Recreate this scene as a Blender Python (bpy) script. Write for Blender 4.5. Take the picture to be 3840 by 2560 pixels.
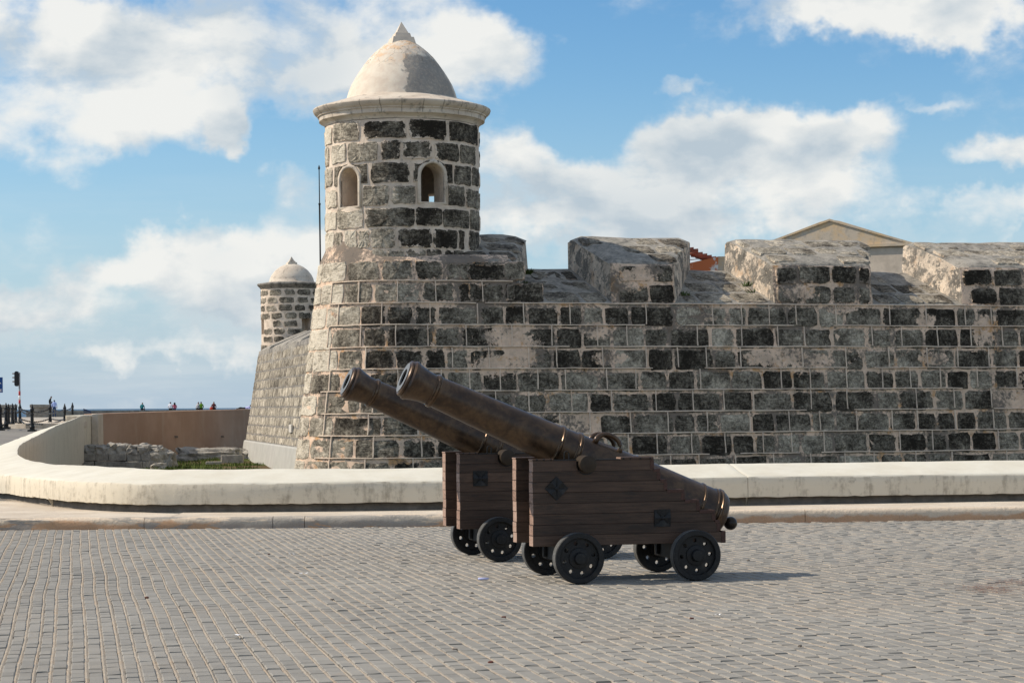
import bpy, bmesh, math, random
from mathutils import Vector, Matrix, noise as mnoise
R = math.radians
random.seed(7)
rnd = random.random
def uni(a, b): return a + (b - a) * rnd()

for o in list(bpy.data.objects): bpy.data.objects.remove(o)
scene = bpy.context.scene
COL = scene.collection

# ------------------------------------------------------------------ camera, sky, sun, exposure
F, CX, HY, ROLL, EYE = 8000.0, 1920.0, 1520.0, R(0.43), 1.7
cam_d = bpy.data.cameras.new('camera'); cam = bpy.data.objects.new('camera', cam_d); COL.objects.link(cam)
cam_d.sensor_width = 36; cam_d.lens = F / 3840 * 36
cam_d.shift_y = (HY - 1280) / 3840
cam_d.clip_start = 0.1; cam_d.clip_end = 60000
cam.matrix_world = Matrix.Translation((0, 0, EYE)) @ Matrix.Rotation(R(90), 4, 'X') @ Matrix.Rotation(-ROLL, 4, 'Z')
scene.camera = cam
SUN_AZ, SUN_EL = R(-86), R(42)          # azimuth from +Y towards +X : left and a little behind the fort wall
sun_dir = Vector((math.sin(SUN_AZ) * math.cos(SUN_EL), math.cos(SUN_AZ) * math.cos(SUN_EL), math.sin(SUN_EL)))
sl = bpy.data.lights.new('sun', 'SUN'); sl.energy = 3.7; sl.angle = R(0.53); sl.color = (1, 0.885, 0.74)
so = bpy.data.objects.new('sun', sl); COL.objects.link(so)
so.rotation_euler = (-sun_dir).to_track_quat('-Z', 'Y').to_euler()
so.location = (-40, 20, 60)
vs = scene.view_settings
scene.display_settings.display_device = 'sRGB'
vs.view_transform = 'Standard'; vs.look = 'None'; vs.gamma = 1; vs.exposure = 0.27; vs.use_curve_mapping = False

SKY_SAT, SKY_VAL = 1.28, .79
scene.cycles.max_bounces = 5; scene.cycles.diffuse_bounces = 3; scene.cycles.glossy_bounces = 2; scene.cycles.caustics_reflective = False
def nd(nt, typ, ins=None, **props):
    n = nt.nodes.new(typ)
    for k, v in props.items(): setattr(n, k, v)
    for k, v in (ins or {}).items():
        s = n.inputs[k]
        if isinstance(v, bpy.types.NodeSocket): nt.links.new(v, s)
        elif isinstance(v, bpy.types.Node): nt.links.new(v.outputs[0], s)
        else: s.default_value = v
    return n
def mth(nt, op, a, b=0.0, c=0.0, clamp=False):
    n = nt.nodes.new('ShaderNodeMath'); n.operation = op; n.use_clamp = clamp
    for i, v in enumerate((a, b, c)):
        if isinstance(v, bpy.types.NodeSocket): nt.links.new(v, n.inputs[i])
        else: n.inputs[i].default_value = v
    return n.outputs[0]
def mixc(nt, fac, a, b, blend='MIX'):
    n = nt.nodes.new('ShaderNodeMix'); n.data_type = 'RGBA'; n.blend_type = blend; n.clamp_factor = True
    for s, v in ((n.inputs[0], fac), (n.inputs[6], a), (n.inputs[7], b)):
        if isinstance(v, bpy.types.NodeSocket): nt.links.new(v, s)
        elif isinstance(v, (tuple, list)): s.default_value = (v[0], v[1], v[2], 1)
        else: s.default_value = v
    return n.outputs[2]
def smooth(nt, v, lo, hi):
    n = nd(nt, 'ShaderNodeMapRange', {0: v, 1: lo, 2: hi, 3: 0.0, 4: 1.0}, interpolation_type='SMOOTHSTEP')
    return n.outputs[0]
def noise_(nt, vec, scale, detail=6, rough=0.6, dist=0.0, out=0):
    n = nd(nt, 'ShaderNodeTexNoise', {'Scale': scale, 'Detail': detail, 'Roughness': rough, 'Distortion': dist})
    if vec is not None: nt.links.new(vec, n.inputs['Vector'])
    return n.outputs[out]

def build_world():
    w = bpy.data.worlds.new('World'); scene.world = w; w.use_nodes = True
    w.cycles.sampling_method = 'MANUAL'; w.cycles.sample_map_resolution = 256
    nt = w.node_tree; nt.nodes.clear()
    sky = nd(nt, 'ShaderNodeTexSky', sky_type='NISHITA', sun_disc=False, sun_elevation=SUN_EL, sun_rotation=SUN_AZ,
             altitude=0.0, air_density=1.0, dust_density=0.1, ozone_density=3.0)
    g = nd(nt, 'ShaderNodeTexCoord').outputs['Generated']
    sep = nd(nt, 'ShaderNodeSeparateXYZ', {0: g})
    x, y, z = sep.outputs
    az = mth(nt, 'ARCTAN2', x, y); el = mth(nt, 'ARCSINE', z)
    p = nd(nt, 'ShaderNodeCombineXYZ', {0: az, 1: el, 2: 0.0}).outputs[0]
    # cumulus banks: azimuth, elevation, half widths (radians), weight
    def A(px, py, rx, ry, wgt): return ((px - 1176) / 4900, (931 - py) / 4900, rx / 4900, ry / 4900, wgt)
    blobs = [A(60, 230, 300, 190, .62), A(400, 300, 170, 70, .35), A(760, 100, 400, 150, .62), A(1110, 170, 150, 110, .45), A(360, 120, 220, 120, .30), A(550, 290, 55, 60, .55),
             A(1680, 410, 420, 125, .75), A(1230, 430, 190, 105, .50), A(1790, 340, 240, 85, .45), A(2160, 55, 230, 75, .35), A(2050, 20, 310, 75, .70), A(2250, 95, 130, 55, .35), A(2310, 390, 95, 50, .50),
             A(2250, 530, 230, 50, .50), A(500, 600, 320, 80, .65), A(690, 460, 100, 95, .50), A(20, 680, 170, 55, .45), A(350, 740, 420, 55, .42), A(1330, 540, 420, 60, .45), A(1585, 205, 60, 22, .26), A(2130, 245, 100, 22, .22), A(200, 640, 120, 60, .25), A(720, 690, 280, 60, .36), A(260, 800, 420, 32, .30), A(900, 560, 250, 60, .30)]
    bias = None
    warp = noise_(nt, g, 20, 5, .6, out=1)
    wv = nd(nt, 'ShaderNodeVectorMath', {0: warp, 1: (.5, .5, .5)}, operation='SUBTRACT').outputs[0]
    wv = nd(nt, 'ShaderNodeVectorMath', {0: wv, 3: .07}, operation='SCALE').outputs[0]
    pw = nd(nt, 'ShaderNodeVectorMath', {0: p, 1: wv}, operation='ADD').outputs[0]
    for (a, e, ra, re, wt) in blobs:
        d = nd(nt, 'ShaderNodeVectorMath', {0: pw, 1: (1 / ra, 1 / re, 0), 2: (-a / ra, -e / re, 0)}, operation='MULTIPLY_ADD').outputs[0]
        q = nd(nt, 'ShaderNodeVectorMath', {0: d, 1: d}, operation='DOT_PRODUCT').outputs['Value']
        gss = mth(nt, 'EXPONENT', mth(nt, 'MULTIPLY', mth(nt, 'MULTIPLY', q, q), -.8))
        bias = mth(nt, 'MULTIPLY_ADD', gss, wt, bias if bias is not None else -.24)
    # away from the view: unseen broken cumulus, cover raised to whiten the fill light
    far = smooth(nt, mth(nt, 'MAXIMUM', mth(nt, 'ABSOLUTE', az), el), .32, .55)
    bias = mth(nt, 'MULTIPLY_ADD', far, .36, bias)
    mp = nd(nt, 'ShaderNodeVectorMath', {0: g, 1: (1, 1, 1.7)}, operation='MULTIPLY').outputs[0]
    n0 = noise_(nt, mp, 17, 7, .58, .1)
    mo = nd(nt, 'ShaderNodeVectorMath', {0: mp, 1: (-.010, 0, .020)}, operation='ADD').outputs[0]
    n1 = noise_(nt, mo, 17, 3, .55, .1)
    D = mth(nt, 'MULTIPLY_ADD', mth(nt, 'SUBTRACT', n0, .5), 1.75, bias)
    cover = smooth(nt, D, -.16, .50)
    veil = noise_(nt, nd(nt, 'ShaderNodeVectorMath', {0: g, 1: (1, 1, 9)}, operation='MULTIPLY').outputs[0], 9, 5, .6)
    veil = mth(nt, 'MULTIPLY', smooth(nt, veil, .40, .70), smooth(nt, el, .13, .02))
    cover = mth(nt, 'MAXIMUM', cover, mth(nt, 'MULTIPLY', veil, .24))
    lit = mth(nt, 'MULTIPLY_ADD', mth(nt, 'SUBTRACT', n0, n1), 3.2, .70, clamp=True)
    big = noise_(nt, mp, 8, 2, .5)
    lit = mth(nt, 'MULTIPLY_ADD', mth(nt, 'SUBTRACT', big, .5), 2.6, lit, clamp=True)
    lit = mth(nt, 'MAXIMUM', lit, mth(nt, 'SUBTRACT', .9, mth(nt, 'MULTIPLY', cover, .9)))
    cc = mixc(nt, lit, (3.15, 3.7, 4.15), (5.7, 5.7, 5.5))
    hz = smooth(nt, el, .16, -.02)
    skyb = nd(nt, 'ShaderNodeHueSaturation', {'Saturation': SKY_SAT, 'Value': SKY_VAL, 'Color': sky.outputs[0]}).outputs[0]
    skyc = mixc(nt, mth(nt, 'MULTIPLY', hz, .85), skyb, (2.3, 3.3, 4.55))
    out = mixc(nt, mth(nt, 'MULTIPLY', cover, .97), skyc, cc)
    bg = nd(nt, 'ShaderNodeBackground', {0: out, 1: .13})
    nd(nt, 'ShaderNodeOutputWorld', {0: bg.outputs[0]})
build_world()

# ------------------------------------------------------------------ helpers
def unproj(x, y):
    u, v = x - CX, HY - y
    c, s = math.cos(ROLL), math.sin(ROLL)
    return (u * c + v * s) / F, (-u * s + v * c) / F
def at(x, y, Y):
    a, b = unproj(x, y); return Vector((a * Y, Y, EYE + b * Y))
def ground_at(x, y, z=0.0):
    a, b = unproj(x, y); Y = (z - EYE) / b; return Vector((a * Y, Y, z))
def proj(p):
    a, b = p[0] / p[1] * F, (p[2] - EYE) / p[1] * F
    c, s = math.cos(ROLL), math.sin(ROLL)
    return CX + a * c - b * s, HY - (a * s + b * c)
def fbm(x, y, z=0.0, o=4):
    return mnoise.fractal(Vector((x, y, z)), 1.0, 2.0, o)
def lerp(a, b, t): return a + (b - a) * t
def interp(tab, x):
    if x <= tab[0][0]: return tab[0][1]
    for (a, b), (c, d) in zip(tab, tab[1:]):
        if x <= c: return b + (d - b) * (x - a) / (c - a)
    return tab[-1][1]

def mesh_obj(name, verts, faces, mat, parent=None, smooth_=False, mats=None, fmat=None):
    me = bpy.data.meshes.new(name)
    me.from_pydata([tuple(v) for v in verts], [], faces); me.update()
    o = bpy.data.objects.new(name, me); COL.objects.link(o)
    for m in (mats or [mat]): me.materials.append(m)
    if fmat: me.polygons.foreach_set('material_index', fmat)
    if smooth_: me.polygons.foreach_set('use_smooth', [True] * len(me.polygons))
    if parent: o.parent = parent
    return o
def tag(o, label=None, cat=None, group=None, kind=None):
    if label: o['label'] = label
    if cat: o['category'] = cat
    if group: o['group'] = group
    if kind: o['kind'] = kind
    return o
def empty(name, loc=(0, 0, 0), rz=0.0):
    o = bpy.data.objects.new(name, None); o.location = loc; o.rotation_euler = (0, 0, rz)
    o.empty_display_size = .2; COL.objects.link(o); return o
def copy_tree(o, parent=None):
    c = o.copy(); COL.objects.link(c); c.parent = parent
    for ch in o.children: copy_tree(ch, c)
    return c

class MB:
    def __init__(s): s.v = []; s.f = []; s.m = []
    def add(s, vs, fs, mi=0):
        b = len(s.v); s.v += [tuple(v) for v in vs]
        s.f += [tuple(i + b for i in f) for f in fs]; s.m += [mi] * len(fs); return s
    def box(s, x0, x1, y0, y1, z0, z1, c=0.0, mi=0, jit=0.0):
        if c <= 0:
            vs = [(x, y, z) for z in (z0, z1) for (x, y) in ((x0, y0), (x1, y0), (x1, y1), (x0, y1))]
            if jit: vs = [(a + uni(-jit, jit), b + uni(-jit, jit), d + uni(-jit, jit)) for a, b, d in vs]
            return s.add(vs, [(0, 3, 2, 1), (4, 5, 6, 7), (0, 1, 5, 4), (1, 2, 6, 5), (2, 3, 7, 6), (3, 0, 4, 7)], mi)
        bm = bmesh.new()
        vs = [bm.verts.new((x, y, z)) for z in (z0, z1) for (x, y) in ((x0, y0), (x1, y0), (x1, y1), (x0, y1))]
        for f in [(0, 3, 2, 1), (4, 5, 6, 7), (0, 1, 5, 4), (1, 2, 6, 5), (2, 3, 7, 6), (3, 0, 4, 7)]: bm.faces.new([vs[i] for i in f])
        bmesh.ops.bevel(bm, geom=bm.edges[:], offset=c, segments=1, affect='EDGES')
        bm.verts.index_update()
        s.add([v.co + Vector((uni(-jit, jit), uni(-jit, jit), uni(-jit, jit))) for v in bm.verts], [[v.index for v in f.verts] for f in bm.faces], mi); bm.free(); return s
    def lathe(s, prof, n=24, mi=0, cap0=True, cap1=True, axis='z', org=(0, 0, 0)):
        vs = []
        for (h, r) in prof:
            for k in range(n):
                a = 2 * math.pi * k / n; c, d = r * math.cos(a), r * math.sin(a)
                if axis == 'z': v = (c, d, h)
                elif axis == 'y': v = (d, h, c)
                else: v = (h, c, d)
                vs.append((v[0] + org[0], v[1] + org[1], v[2] + org[2]))
        fs = []
        for i in range(len(prof) - 1):
            for k in range(n):
                a, b = i * n + k, i * n + (k + 1) % n; fs.append((a, b, b + n, a + n))
        if cap0: fs.append(tuple(range(n - 1, -1, -1)))
        if cap1: fs.append(tuple(range((len(prof) - 1) * n, len(prof) * n)))
        return s.add(vs, fs, mi)
    def tube(s, pts, rad, n=8, mi=0, close=False):
        pts = [Vector(p) for p in pts]; L = len(pts); vs = []
        up = Vector((0, 0, 1))
        for i, p in enumerate(pts):
            t = (pts[min(i + 1, L - 1)] - pts[max(i - 1, 0)])
            if close: t = pts[(i + 1) % L] - pts[i - 1]
            t.normalize()
            ref = up if abs(t.z) < .95 else Vector((1, 0, 0))
            a = t.cross(ref).normalized(); b = a.cross(t)
            r = rad[i] if isinstance(rad, (list, tuple)) else rad
            for k in range(n):
                q = 2 * math.pi * k / n; vs.append(p + a * (r * math.cos(q)) + b * (r * math.sin(q)))
        fs = []
        rng = L if close else L - 1
        for i in range(rng):
            for k in range(n):
                j = ((i + 1) % L) * n
                fs.append((i * n + k, i * n + (k + 1) % n, j + (k + 1) % n, j + k))
        if not close:
            fs.append(tuple(range(n - 1, -1, -1))); fs.append(tuple(range((L - 1) * n, L * n)))
        return s.add(vs, fs, mi)
    def build(s, name, mat, parent=None, smooth_=False, mats=None):
        return mesh_obj(name, s.v, s.f, mat, parent, smooth_, mats, s.m)
def autosmooth(o, ang=35):
    me = o.data
    me.polygons.foreach_set('use_smooth', [True] * len(me.polygons))
    try: me.set_sharp_from_angle(angle=R(ang))
    except Exception: pass
    return o

# ------------------------------------------------------------------ materials
MAT = {}
def new_mat(name, fn, rough=.85, metal=0.0, spec=.3):
    m = bpy.data.materials.new(name); m.use_nodes = True
    nt = m.node_tree; nt.nodes.clear()
    bs = nd(nt, 'ShaderNodeBsdfPrincipled', {'Roughness': rough, 'Metallic': metal, 'Specular IOR Level': spec})
    nd(nt, 'ShaderNodeOutputMaterial', {0: bs.outputs[0]})
    pos = nd(nt, 'ShaderNodeNewGeometry').outputs['Position']
    fn(nt, bs, pos)
    MAT[name] = m; return m
def setc(nt, bs, c, rough=None, bump=None, bstr=.5, bdist=.02):
    if isinstance(c, bpy.types.NodeSocket): nt.links.new(c, bs.inputs['Base Color'])
    else: bs.inputs['Base Color'].default_value = (*c, 1)
    if rough is not None: nt.links.new(rough, bs.inputs['Roughness'])
    if bump is not None:
        b = nd(nt, 'ShaderNodeBump', {'Strength': bstr, 'Distance': bdist, 'Height': bump})
        nt.links.new(b.outputs[0], bs.inputs['Normal'])
def scalev(nt, pos, s):
    return nd(nt, 'ShaderNodeVectorMath', {0: pos, 1: s}, operation='MULTIPLY').outputs[0]
def ramp(nt, fac, stops):
    n = nt.nodes.new('ShaderNodeValToRGB'); e = n.color_ramp.elements
    while len(e) < len(stops): e.new(.5)
    for el_, (p_, c) in zip(e, stops): el_.position = p_; el_.color = (*c, 1)
    nt.links.new(fac, n.inputs[0]); return n.outputs[0]

def plain(name, c, var=.15, scale=8, rough=.7, metal=0.0, bstr=0.0, spec=.3):
    def fn(nt, bs, pos):
        n = noise_(nt, pos, scale, 6, .65)
        f = mth(nt, 'MULTIPLY_ADD', mth(nt, 'SUBTRACT', n, .5), 2 * var * 2, 1.0)
        col = nd(nt, 'ShaderNodeVectorMath', {0: tuple(c), 3: f}, operation='SCALE').outputs[0]
        setc(nt, bs, col, bump=n if bstr else None, bstr=bstr, bdist=.01)
    return new_mat(name, fn, rough, metal, spec)

def mortar_col(nt, pos, dark, orange, c0=(.64, .485, .36), c1=(.85, .635, .47)):
    a = noise_(nt, pos, 3.1, 6, .65)
    b = noise_(nt, pos, 14, 6, .7)
    c = noise_(nt, pos, 1.1, 4, .6)
    col = mixc(nt, smooth(nt, a, .38, .62), c0, c1)
    o1 = mth(nt, 'MULTIPLY', smooth(nt, noise_(nt, nd(nt, 'ShaderNodeVectorMath', {0: pos, 1: (7, 3, 1)}, operation='ADD').outputs[0], 2.2, 5, .7), .54, .66), orange)
    col = mixc(nt, o1, col, (.58, .33, .15))
    col = mixc(nt, mth(nt, 'MULTIPLY', smooth(nt, b, .58, .66), .5), col, (.20, .175, .15))
    dk = mth(nt, 'MULTIPLY_ADD', c, .8, mth(nt, 'MULTIPLY', b, .55))
    col = mixc(nt, mth(nt, 'MULTIPLY', smooth(nt, dk, 1.0 - dark, 1.12 - dark), .8), col, (.10, .097, .088))
    return col, a, b
PATCHES = []
for (px_, py_, rx_, ry_) in ((1890, 1265, 85, 45), (1960, 1320, 75, 70), (1860, 1370, 80, 45), (1930, 1235, 60, 25), (2235, 1240, 60, 30), (2290, 1345, 60, 28), (2240, 1395, 50, 18), (2900, 1340, 120, 36), (3040, 1360, 80, 40), (3690, 1240, 45, 55), (3470, 1205, 40, 28), (2990, 1090, 70, 40), (2330, 1050, 110, 42), (2420, 1020, 60, 40), (3500, 1345, 60, 22), (2640, 1190, 45, 16), (3160, 1160, 60, 20), (1690, 1560, 50, 18), (2100, 1600, 60, 16)):
    k_ = unproj(px_, py_)[0]; b_ = (-2.35 + math.sin(R(15.5)) * 1.83, 46.5 - math.cos(R(15.5)) * 1.83)
    s_ = (k_ * b_[1] - b_[0]) / (math.cos(R(15.5)) - k_ * math.sin(R(15.5))); Y_ = b_[1] + s_ * math.sin(R(15.5)) - .15
    PATCHES.append((at(px_, py_, Y_), rx_ / F * Y_ * 1.05, ry_ / F * Y_))
def patch_mask(nt, pos, rag):
    m = None
    for (c, rx_, rz_) in PATCHES:
        d = nd(nt, 'ShaderNodeVectorMath', {0: pos, 1: (1 / rx_, .35 / rx_, 1 / rz_), 2: (-c.x / rx_, -c.y * .35 / rx_, -c.z / rz_)}, operation='MULTIPLY_ADD').outputs[0]
        l = nd(nt, 'ShaderNodeVectorMath', {0: d}, operation='LENGTH').outputs['Value']
        m = l if m is None else mth(nt, 'MINIMUM', m, l)
    v = mth(nt, 'MULTIPLY_ADD', mth(nt, 'SUBTRACT', rag, .5), 2.6, mth(nt, 'SUBTRACT', 1.0, m))
    return smooth(nt, v, -.02, .08)
def m_stone_(dark, orange, c0, c1):
  def m_stone(nt, bs, pos):
    # weathered coral limestone; object colour R = lightness of the block, G = strata; mortar smeared over the rim
    oi = nd(nt, 'ShaderNodeObjectInfo')
    sp = nd(nt, 'ShaderNodeSeparateColor', {0: oi.outputs['Color']})
    edge = nd(nt, 'ShaderNodeAttribute', attribute_name='edge').outputs['Fac']
    big = noise_(nt, pos, 2.3, 4, .6, .3)
    fine = noise_(nt, pos, 30, 4, .8)
    strat = noise_(nt, scalev(nt, pos, (5, 5, 42)), 1.0, 4, .7, .5)
    mc, a, mid = mortar_col(nt, pos, dark, orange, c0, c1)
    v = mth(nt, 'MULTIPLY_ADD', big, .75, mth(nt, 'MULTIPLY_ADD', mid, .75, mth(nt, 'MULTIPLY', fine, .55)))
    v = mth(nt, 'SUBTRACT', v, 1.03)
    lowf = noise_(nt, pos, .33, 3, .5)
    v = mth(nt, 'MULTIPLY_ADD', mth(nt, 'SUBTRACT', lowf, .5), .45, v)
    v = mth(nt, 'MULTIPLY_ADD', v, 1.75, sp.outputs[0])
    v = mth(nt, 'MULTIPLY_ADD', mth(nt, 'SUBTRACT', strat, .5), mth(nt, 'MULTIPLY', sp.outputs[1], 1.0), v)
    col = ramp(nt, v, [(0, (.025, .021, .016)), (.2, (.072, .062, .048)), (.42, (.182, .160, .124)), (.62, (.33, .292, .228)), (.82, (.52, .46, .36)), (1, (.69, .62, .495))])
    rag = noise_(nt, pos, 8, 7, .72, .3)
    patch = noise_(nt, pos, .55, 4, .6)
    e = mth(nt, 'MULTIPLY_ADD', edge, .62, mth(nt, 'MULTIPLY_ADD', mth(nt, 'SUBTRACT', rag, .5), 1.75 if dark > .2 else 2.2, mth(nt, 'MULTIPLY_ADD', mth(nt, 'SUBTRACT', patch, .5), 1.7, .02)))
    msk = mth(nt, 'MULTIPLY', smooth(nt, e, .56, .61), sp.outputs[2])
    if dark > .2: msk = mth(nt, 'MAXIMUM', msk, mth(nt, 'MULTIPLY', patch_mask(nt, pos, rag), .96))
    col = mixc(nt, msk, col, mc)
    h = mth(nt, 'MULTIPLY_ADD', strat, mth(nt, 'MULTIPLY', sp.outputs[1], 1.2), mth(nt, 'ADD', mid, mth(nt, 'MULTIPLY', fine, .5)))
    setc(nt, bs, col, bump=h, bstr=.8, bdist=.016)
  return m_stone
new_mat('stone', m_stone_(.36, .9, (.64, .485, .36), (.85, .635, .47)), .92, spec=.15)
new_mat('stone_pale', m_stone_(.16, .15, (.60, .50, .40), (.78, .66, .53)), .92, spec=.15)
def m_mortar(dark, orange, c0=(.64, .485, .36), c1=(.85, .635, .47)):
    def fn(nt, bs, pos):
        col, a, b = mortar_col(nt, pos, dark, orange, c0, c1)
        setc(nt, bs, col, bump=mth(nt, 'ADD', b, a), bstr=.7, bdist=.012)
    return fn
new_mat('mortar', m_mortar(.36, .9), .9, spec=.15)
new_mat('mortar_dark', m_mortar(.42, .3), .9, spec=.15)
new_mat('mortar_pale', m_mortar(.16, .15, (.60, .50, .40), (.78, .66, .53)), .9, spec=.15)
def m_splay(nt, bs, pos):
    col, a, b = mortar_col(nt, pos, .30, .35, (.52, .44, .35), (.78, .66, .52))
    r1 = noise_(nt, pos, 1.9, 8, .74, .4); r2 = noise_(nt, pos, 5.5, 6, .75)
    v = mth(nt, 'MULTIPLY_ADD', r2, .6, r1)
    grey = ramp(nt, r2, [(.25, (.04, .038, .034)), (.45, (.14, .13, .112)), (.62, (.29, .265, .225)), (.8, (.44, .40, .335))])
    col = mixc(nt, smooth(nt, v, .78, .84), col, grey)
    setc(nt, bs, col, bump=mth(nt, 'ADD', r2, b), bstr=.9, bdist=.025)
new_mat('splay_plaster', m_splay, .9, spec=.15)
new_mat('pointing', m_mortar(.06, .35, (.68, .55, .44), (.84, .69, .54)), .9, spec=.15)

def m_cap(nt, bs, pos):      # grey rendered masonry on merlon slopes, weathered in patches
    a = noise_(nt, pos, 2.6, 8, .7, .3); b = noise_(nt, pos, 13, 7, .75)
    v = mth(nt, 'MULTIPLY_ADD', a, .9, mth(nt, 'MULTIPLY', b, .6))
    col = ramp(nt, mth(nt, 'SUBTRACT', v, .28), [(0, (.04, .039, .036)), (.3, (.13, .125, .112)), (.5, (.33, .305, .26)), (.75, (.52, .475, .40)), (1, (.68, .61, .51))])
    setc(nt, bs, col, bump=mth(nt, 'ADD', a, b), bstr=.8, bdist=.02)
new_mat('weathered_cap', m_cap, .92, spec=.15)

def m_dome(nt, bs, pos):
    # cream lime plaster with a grey mould stain on one flank and cracked patches near the crown
    tc = nd(nt, 'ShaderNodeTexCoord').outputs['Object']
    s = nd(nt, 'ShaderNodeSeparateXYZ', {0: tc}); x, y, z = s.outputs
    n = noise_(nt, tc, 4.5, 7, .65); nf = noise_(nt, tc, 15, 6, .7)
    col = mixc(nt, smooth(nt, n, .35, .65), (.66, .56, .45), (.74, .66, .54))
    top = mth(nt, 'MULTIPLY', smooth(nt, z, 8.95, 9.3), smooth(nt, noise_(nt, tc, 5, 5, .7, .8), .5, .58))
    col = mixc(nt, mth(nt, 'MULTIPLY', top, .8), col, (.70, .47, .28))
    ang = mth(nt, 'ARCTAN2', x, mth(nt, 'MULTIPLY', y, -1))
    lo = mth(nt, 'ADD', ang, mth(nt, 'MULTIPLY_ADD', n, .55, -.275))
    st = mth(nt, 'MULTIPLY', smooth(nt, lo, .10, .16), smooth(nt, mth(nt, 'MULTIPLY_ADD', n, .25, ang), 1.6, 1.35))
    st = mth(nt, 'MULTIPLY', st, smooth(nt, mth(nt, 'MULTIPLY_ADD', n, .5, z), 9.62, 9.45))
    grey = mixc(nt, smooth(nt, nf, .35, .65), (.13, .126, .118), (.25, .24, .22))
    col = mixc(nt, mth(nt, 'MULTIPLY', mth(nt, 'MULTIPLY', st, .9), mth(nt, 'MULTIPLY_ADD', smooth(nt, nf, .35, .6), .38, .62)), col, grey)
    crack = nd(nt, 'ShaderNodeTexVoronoi', {'Vector': nd(nt, 'ShaderNodeVectorMath', {0: tc, 1: noise_(nt, tc, 3, 3, .5, out=1)}, operation='ADD').outputs[0], 'Scale': 2.0}, feature='DISTANCE_TO_EDGE').outputs[0]
    ck = mth(nt, 'MULTIPLY', smooth(nt, crack, .018, .006), smooth(nt, z, 8.9, 9.15))
    col = mixc(nt, mth(nt, 'MULTIPLY', ck, .7), col, (.17, .14, .11))
    setc(nt, bs, col, bump=mth(nt, 'ADD', n, nf), bstr=.5, bdist=.02)
new_mat('dome_plaster', m_dome, .85, spec=.2)

def m_cornice(nt, bs, pos):
    n = noise_(nt, pos, 5, 8, .7); n2 = noise_(nt, pos, 1.7, 5, .6)
    col = mixc(nt, smooth(nt, n2, .35, .65), (.56, .475, .38), (.68, .60, .49))
    col = mixc(nt, mth(nt, 'MULTIPLY', smooth(nt, n, .52, .70), .8), col, (.16, .145, .12))
    setc(nt, bs, col, bump=n, bstr=.6, bdist=.02)
new_mat('cornice_plaster', m_cornice, .85, spec=.2)

def m_lowwall(nt, bs, pos):
    n = noise_(nt, pos, 1.6, 8, .65); b = noise_(nt, pos, 9, 7, .7)
    stv = noise_(nt, scalev(nt, pos, (5.5, 5.5, .9)), 1.0, 6, .7)
    col = mixc(nt, smooth(nt, n, .3, .7), (.64, .60, .49), (.72, .69, .585))
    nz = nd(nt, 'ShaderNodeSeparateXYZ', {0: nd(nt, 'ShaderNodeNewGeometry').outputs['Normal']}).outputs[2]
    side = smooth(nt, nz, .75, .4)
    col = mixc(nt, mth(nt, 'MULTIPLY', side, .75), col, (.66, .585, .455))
    dirt = mth(nt, 'MULTIPLY_ADD', stv, .75, mth(nt, 'MULTIPLY', b, .5))
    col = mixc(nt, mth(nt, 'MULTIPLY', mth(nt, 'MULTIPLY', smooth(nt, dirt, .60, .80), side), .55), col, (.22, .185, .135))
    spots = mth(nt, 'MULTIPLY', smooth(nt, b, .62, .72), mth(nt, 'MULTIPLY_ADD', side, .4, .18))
    col = mixc(nt, spots, col, (.28, .25, .2))
    setc(nt, bs, col, bump=mth(nt, 'MULTIPLY_ADD', b, .5, n), bstr=.6, bdist=.012)
new_mat('limewash', m_lowwall, .85, spec=.2)
plain('base_render', (.20, .17, .135), .4, 6, .9, bstr=.6)

def m_kerb(nt, bs, pos):
    n = noise_(nt, pos, 1.8, 7, .62); b = noise_(nt, pos, 16, 7, .7)
    x = nd(nt, 'ShaderNodeSeparateXYZ', {0: pos}).outputs
    zz = mth(nt, 'MULTIPLY_ADD', n, .30, x[2])
    col = mixc(nt, smooth(nt, zz, .20, .25), (.60, .375, .225), (.70, .58, .44))
    patch = mth(nt, 'MULTIPLY', smooth(nt, noise_(nt, scalev(nt, pos, (.55, 1, 2.4)), 1.7, 6, .6, .4), .50, .54), smooth(nt, x[0], 1.0, -1.2))
    col = mixc(nt, mth(nt, 'MULTIPLY', patch, .85), col, (.36, .335, .295))
    col = mixc(nt, mth(nt, 'MULTIPLY', smooth(nt, b, .55, .7), .35), col, (.20, .15, .11))
    setc(nt, bs, col, bump=mth(nt, 'ADD', n, b), bstr=.8, bdist=.03)
new_mat('kerb_cement', m_kerb, .9, spec=.15)
def m_pave(nt, bs, pos):
    n = noise_(nt, pos, 1.2, 8, .65); b = noise_(nt, pos, 7, 7, .75)
    col = mixc(nt, smooth(nt, n, .35, .65), (.54, .46, .36), (.66, .58, .47))
    col = mixc(nt, mth(nt, 'MULTIPLY', smooth(nt, b, .60, .70), .8), col, (.70, .66, .58))
    col = mixc(nt, mth(nt, 'MULTIPLY', smooth(nt, b, .40, .30), .5), col, (.25, .21, .17))
    setc(nt, bs, col, bump=b, bstr=.7, bdist=.03)
new_mat('pavement_cement', m_pave, .9, spec=.15)

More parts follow.
